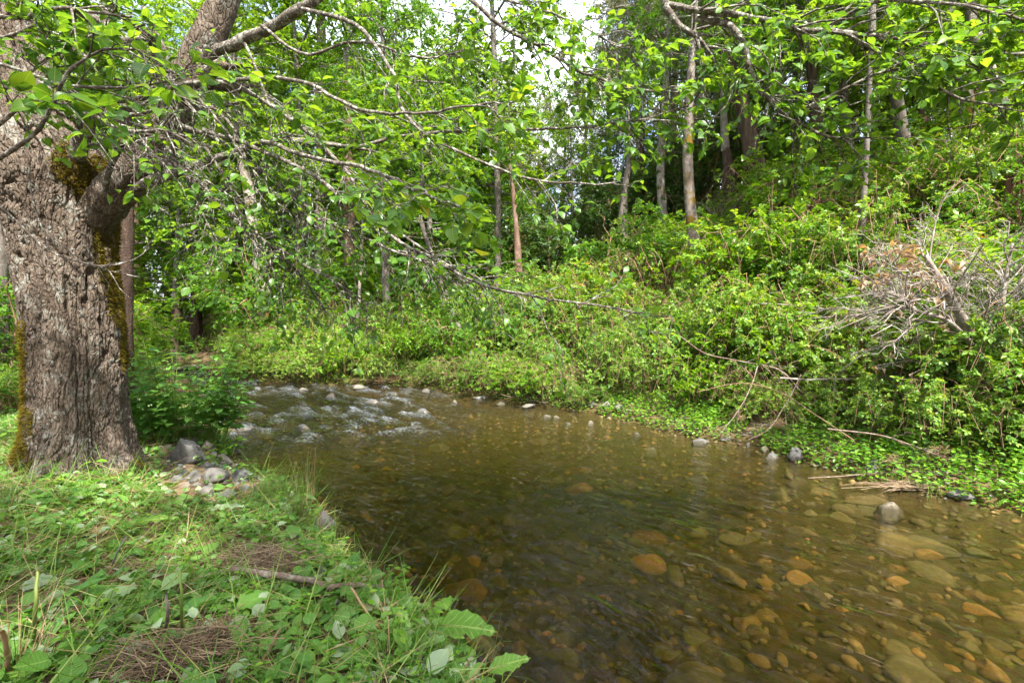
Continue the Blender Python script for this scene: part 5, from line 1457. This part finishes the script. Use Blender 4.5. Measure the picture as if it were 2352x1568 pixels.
def big_leaf(name, label, cat, px, py, length, az, width=0.2, tilt=0.15, mat='dock_leaf', lift=0.05, curl=0.2):
    ys = np.linspace(0, 1, 13); ws = np.array([0.03, .45, .78, .93, 1, 1, .97, .9, .8, .66, .48, .27, 0.0])
    vs, ts, uv = [], [], []
    rg = np.random.default_rng(int(px))
    for i, (y, q_) in enumerate(zip(ys, ws)):
        for j, s in enumerate((-1, -.5, 0, .5, 1)):
            wob = 0.035 * math.sin(i * 2.4 + j) * abs(s)
            vs.append((s * q_ * width * (1 + 0.08 * rg.normal() * (abs(s) == 1)), y, curl * (0.3 * abs(s) * q_ * width * 3 - (y - 0.35) ** 2) + wob)); uv.append((s * width * q_, y, 0))
    for i in range(12):
        for j in range(4):
            a = i * 5 + j
            ts += [(a, a + 1, a + 6), (a, a + 6, a + 5)]
    c = on_ground(px, py)
    t = thing(name, label, cat, (c[0], c[1], c[2] + lift))
    g = Geo(); g.add(vs, ts, 0.3, np.array(uv)); me = g.mesh('blade', M[mat], True)
    d = np.array([math.cos(az), math.sin(az), tilt])
    link('blade', me, t, mat=frame_matrix((0, 0, 0), d, np.array([0, -0.25, 1.0]), length))
    g = Geo(); st = spline(np.array([-d * 0.25 * length - np.array([0, 0, lift]), -d * 0.1 * length, d * 0.5 * length - np.array([0, 0, .004]), d * 0.9 * length - np.array([0, 0, 0.02])]), 8)
    v_, t_, u_ = tubes(st[None], np.linspace(.006, .002, 8)[None], 5); g.add(v_, t_, 0.5, u_); g.obj('stalk', M['green_stem'], t, True)
    return t
big_leaf('dock_leaf', 'long arching dock leaf with a brown patch reaching over the water', 'dock leaf', 990, 1465, .34, -0.15, .24, .05, lift=.07)
big_leaf('dock_leaf', 'dock leaf cut off by the bottom edge of the picture', 'dock leaf', 1120, 1568, .22, 0.35, .22, .1, lift=.06)
for px, py, l_, az, wd, mt, lb in [(105, 1165, .19, 2.6, .34, 'litter_leaf', 'broad cut leaf lying in front of the alder, left of its twin'), (150, 1160, .18, 0.5, .34, 'dock_leaf', 'broad cut leaf lying in front of the alder, right of its twin'), (270, 1225, .34, 0.35, .15, 'dock_leaf', 'long ribbed leaf lying in the middle of the bank'),
                              (470, 1185, .30, 0.15, .12, 'litter_leaf', 'narrow pale leaf lying below the bank stones'), (45, 1370, .15, 0.4, .36, 'litter_leaf', 'pale upturned leaf near the left edge'), (230, 1405, .15, 1.0, .36, 'litter_leaf', 'pale upturned leaf in the centre of the cut litter'),
                              (265, 1555, .15, 0.8, .4, 'litter_leaf', 'pale leaf lying beside the big root tangle'), (545, 1420, .16, 0.9, .4, 'nettle_leaf', 'dark serrated leaf standing right of the green stalk'), (165, 1335, .14, 1.2, .4, 'nettle_leaf', 'serrated green leaf standing left of the twigs'), (1010, 1395, .13, -1.0, .42, 'dock_leaf', 'yellow-green leaf hanging at the bank edge above the dock leaf')]:
    big_leaf('cut_leaf', lb, 'leaf', px, py, l_, az, wd, 0.1, mt, lift=.05)

def tuft(label, px, py, n, hmin, hmax, dry, spread=0.10, lean=0.35):
    c = on_ground(px, py)
    t = thing('grass_tuft', label, 'grass', tuple(c), 0, 'grass tufts on the near bank')
    for nm, cnt_, mt in (('blades', int(n * (1 - dry)), 'grass'), ('dry_blades', int(n * dry), 'straw')):
        if cnt_ < 1: continue
        az = rng.uniform(0, 6.283, cnt_); rr = rng.uniform(0, spread, cnt_)
        b = np.stack([np.cos(az) * rr, np.sin(az) * rr, 0 * az - .02], -1)
        hh = rng.uniform(hmin, hmax, cnt_)
        s = np.linspace(0, 1, 6)[None, :, None]
        ln = lean * rng.uniform(0.1, 1.3, cnt_)[:, None, None]
        o_ = np.stack([np.cos(az), np.sin(az), 0 * az], -1)[:, None]
        st = b[:, None] + np.array([0, 0, 1.0]) * (hh[:, None, None] * (s - 0.35 * ln * s ** 2)) + o_ * hh[:, None, None] * ln * s ** 1.8
        g = Geo(); v_, t_, u_ = tubes(st, np.linspace(.0026, .0006, 6)[None], 3); g.add(v_, t_, np.repeat(rng.uniform(0, .75, cnt_), 18), u_)
        g.obj(nm, M[mt], t, True)
tuft('tall grass tuft with dry straw stems at the water edge', 705, 1140, 70, .2, .52, .45, .10)
tuft('green grass tuft left of the tall straw one', 650, 1150, 90, .15, .38, .1, .14, .6)
tuft('low grass tuft beside the bank stones', 590, 1150, 80, .1, .3, .3, .12, .7)
tuft('grass tuft at the bottom edge beside the dock leaf', 900, 1560, 80, .1, .25, .15, .16, .6)
tuft('upright yellowed grass tuft above the big pale rock', 690, 1200, 50, .12, .26, .4, .06)
tuft('straw-coloured tuft in the lower left corner', 40, 1560, 60, .15, .4, .6, .1, .5)
tuft('grass tuft at the left edge by the alder foot', 15, 1180, 50, .15, .35, .3, .1, .5)

def tangle(name, label, px, py, rx, ry, rz, n, mat='root', cat='roots', hang=0.0):
    c = on_ground(px, py)
    t0 = rng.uniform(0, 6.28, n)
    ctr = nz(rng.normal(size=(n, 3))) * rng.uniform(0, .85, (n, 1))
    d = nz(rng.normal(size=(n, 3)) * np.array([1, 1, .5]))
    e = nz(rng.normal(size=(n, 3)) * np.array([1, 1, .6]))
    s = np.linspace(-1, 1, 6)[None, :, None]
    w_ = rng.uniform(.25, .8, n)[:, None, None]
    st = ctr[:, None] + d[:, None] * s * w_ + e[:, None] * (s ** 2) * w_ * .6 + rng.normal(size=(n, 6, 3)) * 0.05
    lob = (0.75 + 0.45 * np.sin(t0[:1] + 2 * np.arctan2(ctr[:, 1], ctr[:, 0])) + 0.25 * rng.normal(size=n))[:, None, None]
    st = st * np.array([rx, ry, rz]) * np.maximum(lob, 0.35) + np.array([0, 0, rz * .75 + hang])
    st[..., 2] = np.maximum(st[..., 2], -0.02)
    g = Geo(); v_, t_, u_ = tubes(st, (rng.uniform(.0010, .0026, n)[:, None] * np.ones((1, 6))), 3); g.add(v_, t_, np.repeat(rng.uniform(0, 1, n), 18), u_)
    o = g.obj(name, M[mat], None, True)
    o.location = c
    return tag(o, label, cat)
tangle('root_tangle', 'large heap of matted dry roots at the bottom of the picture', 380, 1545, .24, .14, .09, 800)
tangle('root_tangle', 'matted brown roots in the middle of the bank below the stones', 600, 1305, .26, .16, .075, 800)
tangle('root_tangle', 'upright brown root mat right of the large heap', 500, 1500, .07, .06, .10, 300)
tangle('root_tangle', 'small dark root ball left of the middle mat', 300, 1310, .06, .05, .04, 160)
tangle('drift_tangle', 'hanging clump of dried flood debris on a twig, right shore', 2159, 1085, .10, .08, .12, 160, 'straw', 'debris', .12)
tangle('drift_tangle', 'small clump of dried flood debris beside the larger one', 2048, 1085, .08, .06, .08, 120, 'straw', 'debris', .08)
tangle('drift_tangle', 'flood debris caught low under the far brambles', 1693, 985, .12, .08, .12, 140, 'straw', 'debris', .1)
tangle('drift_tangle', 'flood debris caught right of the reddish shore stone', 1790, 1005, .14, .1, .12, 160, 'straw', 'debris', .1)
tangle('drift_tangle', 'mat of grey driftwood twigs in front of the leaning tree', 1085, 885, .7, .4, .35, 420, 'straw', 'debris')
tangle('drift_tangle', 'mat of brown drift twigs at the foot of the slim grey trunk', 900, 880, .9, .4, .18, 300, 'straw', 'debris')
tangle('drift_tangle', 'dark mat of roots under the drift branch at the right shore', 2100, 1125, .4, .15, .06, 300, 'root', 'debris')

def stick(label, pts, r0, r1, mat='twig', lift=0.0, name='stick', cat='stick', forks=0, ground=True, group=None):
    Q = []
    for q_ in pts:
        if len(q_) == 3: Q.append(P(*q_))
        else:
            c = on_ground(*q_); Q.append(c + np.array([0, 0, r0 * 0.7 + lift]))
    Q = spline(np.array(Q), 4 * len(pts) + 4)
    Q = Q + np.stack([fbm(np.stack([np.linspace(0, 6, len(Q)), np.full(len(Q), sum(map(ord, label)) % 97 + c), np.zeros(len(Q))], -1), 2, 5) for c in range(3)], -1) * r0 * 1.2
    t = thing(name, label, cat, tuple(Q[0]), 0, group)
    v_, t_, u_ = tubes(Q[None], np.linspace(r0, r1, len(Q))[None], 7)
    g = Geo(); g.add(v_ + fbm(v_ * 60, 2, 3)[:, None] * r0 * .25, t_, 0.5, u_); g.obj('stem', M[mat], t, True, Q[0])
    if forks:
        rg = np.random.default_rng(abs(int(pts[0][0])))
        sb = sprout(rg, Q[None], forks, 0.3, np.linalg.norm(Q[-1] - Q[0]) * .3, .7, .05, .1, 5, 1.0)
        t2 = sprout(rg, sb, 3, 0.3, np.linalg.norm(Q[-1] - Q[0]) * .12, .7, .05, .1, 4, 1.0)
        g = Geo(); v_, t_, u_ = tubes(sb, np.linspace(min(r0, r1) * .55, min(r0, r1) * .2, 5)[None], 4); g.add(v_, t_, .5, u_)
        v_, t_, u_ = tubes(t2, np.linspace(min(r0, r1) * .25, min(r0, r1) * .12, 4)[None], 3); g.add(v_, t_, .5, u_)
        g.obj('side_twigs', M[mat], t, True, Q[0])
    return t
stick('long knobbly fallen branch lying across the near bank to the water', [(530, 1336), (620, 1352), (700, 1366), (790, 1372), (880, 1373)], .020, .014, lift=.06)
stick('pale twig forking on the left of the bank', [(202, 1300), (259, 1306), (300, 1322)], .007, .004, 'dead_wood')
stick('thin grey twig standing from the pale forked one', [(292, 1228, 2.35), (272, 1262, 2.4), (255, 1306)], .003, .005, 'dead_wood', forks=3)
stick('brown dry stalk standing in the cut leaves', [(383, 1362, 1.75), (384, 1405, 1.8), (381, 1455)], .004, .008)
stick('tall yellow-green cut stalk standing at the centre of the bank', [(413, 1312, 1.9), (417, 1380, 1.9), (418, 1460)], .005, .006, 'green_stem')
stick('olive cut stalk stub standing left', [(86, 1312, 1.9), (82, 1390, 1.85), (76, 1475)], .006, .008, 'green_stem')
stick('straw-yellow broken stalk in the lower left corner', [(8, 1450, 1.62), (22, 1566)], .007, .009, 'straw')
stick('orange-brown stick slanting out of the litter at the bottom', [(644, 1443, 1.9), (589, 1545)], .004, .006, 'cane')
stick('brown curved stick beside the middle root mat', [(615, 1235), (640, 1252), (655, 1275)], .010, .008)
stick('dark broken stick beside the large root heap', [(160, 1510), (215, 1520), (258, 1540)], .010, .008)
stick('split brown wood piece leaning on the alder foot', [(89, 1133), (148, 1098)], .022, .014, 'red_bark', .02)
stick('pale flat reed lying along the bottom edge', [(511, 1508), (607, 1518), (640, 1526)], .006, .004, 'straw')
stick('straw-yellow stalk slanting across the mint', [(805, 1351, 2.35), (850, 1415, 2.25), (894, 1480), (922, 1512)], .006, .005, 'straw')
stick('yellow stalk slanting in the bottom grass', [(794, 1497), (871, 1566)], .005, .004, 'straw')
stick('green dock stalk leaning to the water', [(946, 1420, 2.2), (990, 1458)], .005, .006, 'green_stem')
stick('cut reed end above the mint', [(879, 1408), (942, 1362, 2.6)], .007, .006, 'straw')
stick('thin dark twig lying over the left litter', [(360, 1390), (430, 1350)], .004, .002)
stick('short pale stick below the yellow-green stalk', [(440, 1500), (520, 1560)], .006, .004, 'dead_wood')
stick('slim twig lying near the top of the middle root mat', [(445, 1262), (460, 1290)], .006, .004, 'dead_wood')
stick('grey twig jutting into the water from the mint', [(760, 1295), (800, 1262)], .006, .003, 'dead_wood')

# right bank: fallen branches, dead tree, stump, flowers
stick('long pale drift branch lying along the right waterline', [(1855, 1112), (1960, 1104), (2050, 1098), (2130, 1098), (2215, 1100)], .006, .011, 'twig', .06, 'branch', 'branch', 8)
stick('grey lichened branch fallen level across the brambles', [(1790, 868, 6.6), (1880, 872, 6.6), (1960, 870, 6.5), (2070, 870, 6.4), (2110, 880, 6.5)], .014, .02, 'dead_wood', 0, 'branch', 'branch', 8)
stick('thin dead branch sweeping down left from the level one', [(1560, 770, 7.2), (1620, 812, 7.1), (1700, 830, 6.9), (1790, 850, 6.7), (1840, 900, 6.6)], .008, .012, 'twig', 0, 'branch', 'branch', 12)
stick('thin brown cane arching over the right shore herbs', [(1600, 900, 6.6), (1700, 880, 6.4), (1790, 900, 6.2), (1870, 950, 5.9), (1960, 1010, 5.6)], .004, .007, 'cane', 0, 'cane', 'branch', 4)
stick('dead twiggy branch hanging to the water right of centre', [(1840, 860, 6.4), (1815, 910, 6.2), (1770, 980, 6.0), (1720, 1010, 6.0)], .008, .004, 'twig', 0, 'branch', 'branch', 8)
stick('dead twiggy branch hanging left of its twin', [(1740, 840, 6.7), (1720, 900, 6.5), (1690, 950, 6.3), (1650, 1000, 6.2)], .008, .004, 'twig', 0, 'branch', 'branch', 8)
stick('long thin branch resting above the right shore', [(1900, 985, 5.4), (2020, 1000, 5.2), (2100, 1025, 5.0), (2180, 1055, 4.9)], .009, .008, 'twig', 0, 'branch', 'branch', 5)
stick('bent pale branch right of the level one', [(1960, 870, 6.3), (2050, 885, 6.1), (2075, 920, 6.0), (2080, 960, 5.9), (2060, 995, 5.8)], .009, .005, 'dead_wood', 0, 'branch', 'branch', 7)
stick('pale branch propped among brambles below the sapling', [(1610, 730, 8.4), (1720, 700, 8.2), (1840, 702, 8.0), (1900, 712, 7.9)], .014, .01, 'dead_wood', 0, 'branch', 'branch', 6)
stick('forked stick lying on the far shore stones', [(1150, 905, 8.9), (1200, 920), (1260, 925, 9.2)], .012, .008, 'twig', 0.02, 'branch', 'branch', 4)
stick('pale stick lying at the foot of the far brambles', [(800, 872, 12.0), (850, 862, 12.2), (880, 868, 12.2)], .03, .02, 'dead_wood', 0, 'branch', 'branch', 2)

# dead tree
b0 = P(2270, 900, 5.6); b0[2] = H(b0[0], b0[1])
dt = thing('dead_tree', 'bleached dead fallen tree with bare twigs and curled brown leaves at right', 'tree', tuple(b0))
rng2 = np.random.default_rng(66)
axes = [[(2275, 1000, 5.6), (2262, 850, 5.5), (2225, 760, 5.4), (2185, 690, 5.3), (2150, 630, 5.2), (2125, 585, 5.2)], [(2300, 940, 5.6), (2290, 830, 5.5), (2300, 720, 5.4), (2310, 640, 5.4), (2325, 560, 5.4)], [(2240, 800, 5.4), (2180, 740, 5.2), (2110, 715, 5.1), (2060, 700, 5.1)], [(2275, 880, 5.6), (2340, 800, 5.4), (2400, 740, 5.4)]]
seat_tw = []
for k, (a_, r0) in enumerate(zip(axes, (.075, .04, .03, .035))):
    Q = spline(np.array([P(*q_) for q_ in a_]), 20)
    if k < 2: Q[0, 2] = min(Q[0, 2], H(Q[0, 0], Q[0, 1]) - .05)
    g = Geo(); v_, t_, u_ = tubes(Q[None], np.linspace(r0, r0 * .3, 20)[None], 10); g.add(v_ + fbm(v_ * 30, 2, 3)[:, None] * r0 * .35, t_, .5, u_)
    sb = sprout(rng2, Q[None], 24, .15, 1.05, .9, .12, .1, 6, 1.0, jit=.08)
    v_, t_, u_ = tubes(sb, np.linspace(.010, .004, 6)[None], 5); g.add(v_, t_, .5, u_)
    t1 = sprout(rng2, sb, 6, .2, .32, .8, .08, .05, 5, 1.0, jit=.08)
    v_, t_, u_ = tubes(t1, np.linspace(.005, .002, 5)[None], 4); g.add(v_, t_, .5, u_)
    t2 = sprout(rng2, t1, 3, .2, .14, .8, .05, .05, 3, 1.0, jit=.08)
    v_, t_, u_ = tubes(t2, np.linspace(.003, .0015, 3)[None], 3); g.add(v_, t_, .5, u_)
    g.obj('trunk' if k == 0 else 'limb', M['dead_wood'], dt, True, b0)
    seat_tw.append(t1)
tw = np.vstack(seat_tw)
u, v, f = to_px(tw[:, -1])
tw = tw[((u < 2210) & (v < 770) & (v > 560)) | ((u < 2160) & (v > 690))][:60]
pos, dv, nr, sz = leaf_seats(rng2, tw, 3, .12, 1.0, .6, .5)
tp = ovate(.22, .3, .5); g = Geo(); g.add(tp[0], tp[1], 0.0, tp[2]); lm = g.mesh('leaf', M['dry_leaf'], True)
for i in range(min(len(pos), 150)):
    link('leaf', lm, dt, mat=frame_matrix(pos[i] - b0, dv[i], nr[i], sz[i]))
# madrone sprout with glossy leaves
c = P(2240, 980, 5.2); c[2] = H(c[0], c[1])
leafy_thing('madrone_sprout', 'sprout with large glossy olive leaves below the dead tree', 'shrub', tuple(c), rng, (4, 0.5, 0.95, .25, 5, .17, .4, .5), 'madrone_leaf', 'red_bark', 300, 0, None, ovate(.24, .05, .2), .010)

# broken stump
def stump(px, D, label):
    x = float(P(px, 740, D)[0]); z = H(x, D)
    n, m_ = 72, 40
    th_ = np.arange(n) * 2 * np.pi / n
    TH_, S_ = np.meshgrid(th_, np.linspace(0, 1, m_))
    top = 1.15 + 0.75 * np.maximum(0, np.cos(TH_ - 0.6)) + 0.35 * np.abs(vnoise(np.stack([np.cos(TH_) * 5, np.sin(TH_) * 5, 0 * TH_], -1), 3))
    rad = 0.42 * (1.25 - 0.45 * S_ ** .6) * (1 + .16 * vnoise(np.stack([np.cos(TH_) * 4, np.sin(TH_) * 4, S_ * 1.2], -1), 5) + .08 * vnoise(np.stack([np.cos(TH_) * 12, np.sin(TH_) * 12, S_ * 2], -1), 6))
    V = np.stack([rad * np.cos(TH_), rad * np.sin(TH_), S_ * top - .2], -1).reshape(-1, 3)
    Vi = np.stack([rad * .8 * np.cos(TH_), rad * .8 * np.sin(TH_), S_ * top - .25], -1).reshape(-1, 3)
    i, j = np.meshgrid(np.arange(m_ - 1), np.arange(n), indexing='ij')
    A = i * n + j; B = i * n + (j + 1) % n
    T1 = np.vstack([np.stack([A, B, B + n], -1).reshape(-1, 3), np.stack([A, B + n, A + n], -1).reshape(-1, 3)])
    a = (m_ - 1) * n + np.arange(n); b = (m_ - 1) * n + (np.arange(n) + 1) % n; o_ = n * m_
    rim = np.vstack([np.stack([a, b, b + o_], -1), np.stack([a, b + o_, a + o_], -1)])
    t = thing('broken_stump', label, 'stump', (x, D, z))
    g = Geo(); g.add(np.vstack([V, Vi]), np.vstack([T1, T1[:, ::-1] + o_, rim])); g.obj('shell', M['rot_wood'], t, False)
    for k in range(9):
        a = rng.uniform(-.4, 1.6); r_ = .36; hh = rng.uniform(1.2, 2.0)
        g = Geo(); v_, t_, u_ = tubes(np.array([[[math.cos(a) * r_, math.sin(a) * r_, .3], [math.cos(a + .05) * r_ * .95, math.sin(a) * r_, hh * .7], [math.cos(a + .1) * r_, math.sin(a) * r_, hh]]]), np.array([[.06, .045, .006]]), 5); g.add(v_, t_, .5, u_)
        g.obj('splinter', M['rot_wood'], t, False)
stump(1835, 10.6, 'broken rotten red-brown stump with splintered top on the slope')
stump(2362, 7.6, 'dark mossy stump at the right edge above the dead tree')

for k, (px, py, lb) in enumerate([(2186, 1000, 'farthest yellow buttercup on the right shore'), (2265, 1043, 'yellow buttercup in the middle of the right shore herbs'), (2286, 1080, 'yellow buttercup nearest the water on the right shore'), (2342, 1046, 'yellow buttercup at the right frame edge')]):
    c = on_ground(px, py)
    t = thing('buttercup', lb, 'flower', tuple(c), 0, 'yellow buttercups')
    g = Geo(); v_, t_, u_ = tubes(np.array([[[0, 0, -.02], [.01, 0, .14], [.0, -.01, .27]]]), .0018, 4); g.add(v_, t_, .5, u_); g.obj('stem', M['green_stem'], t, True)
    a = np.arange(5) * 1.2566
    g = Geo(); scatter(g, DIAMOND, np.tile([0, -.01, .27], (5, 1)), np.stack([np.cos(a), np.sin(a), .35 + 0 * a], -1), np.tile([0, 0, 1.0], (5, 1)), .022, None, np.zeros(5)); g.obj('petals', M['flower'], t)

# every look-alike gets its own place in its group's label
from collections import defaultdict
byl = defaultdict(list)
for o in bpy.data.objects:
    if o.parent is None and 'label' in o and o.get('category') not in ('cobble',) and o.get('kind') is None:
        byl[o['label']].append(o)
def ordinal(i):
    if i <= len(ordw): return ordw[i - 1]
    return '%dth' % i
for lb, os_ in byl.items():
    if len(os_) < 2: continue
    os_.sort(key=lambda o: float(to_px(np.array(o.location))[0]))
    for i, o in enumerate(os_):
        o['label'] = '%s, %s from left' % (lb, ordinal(i + 1))
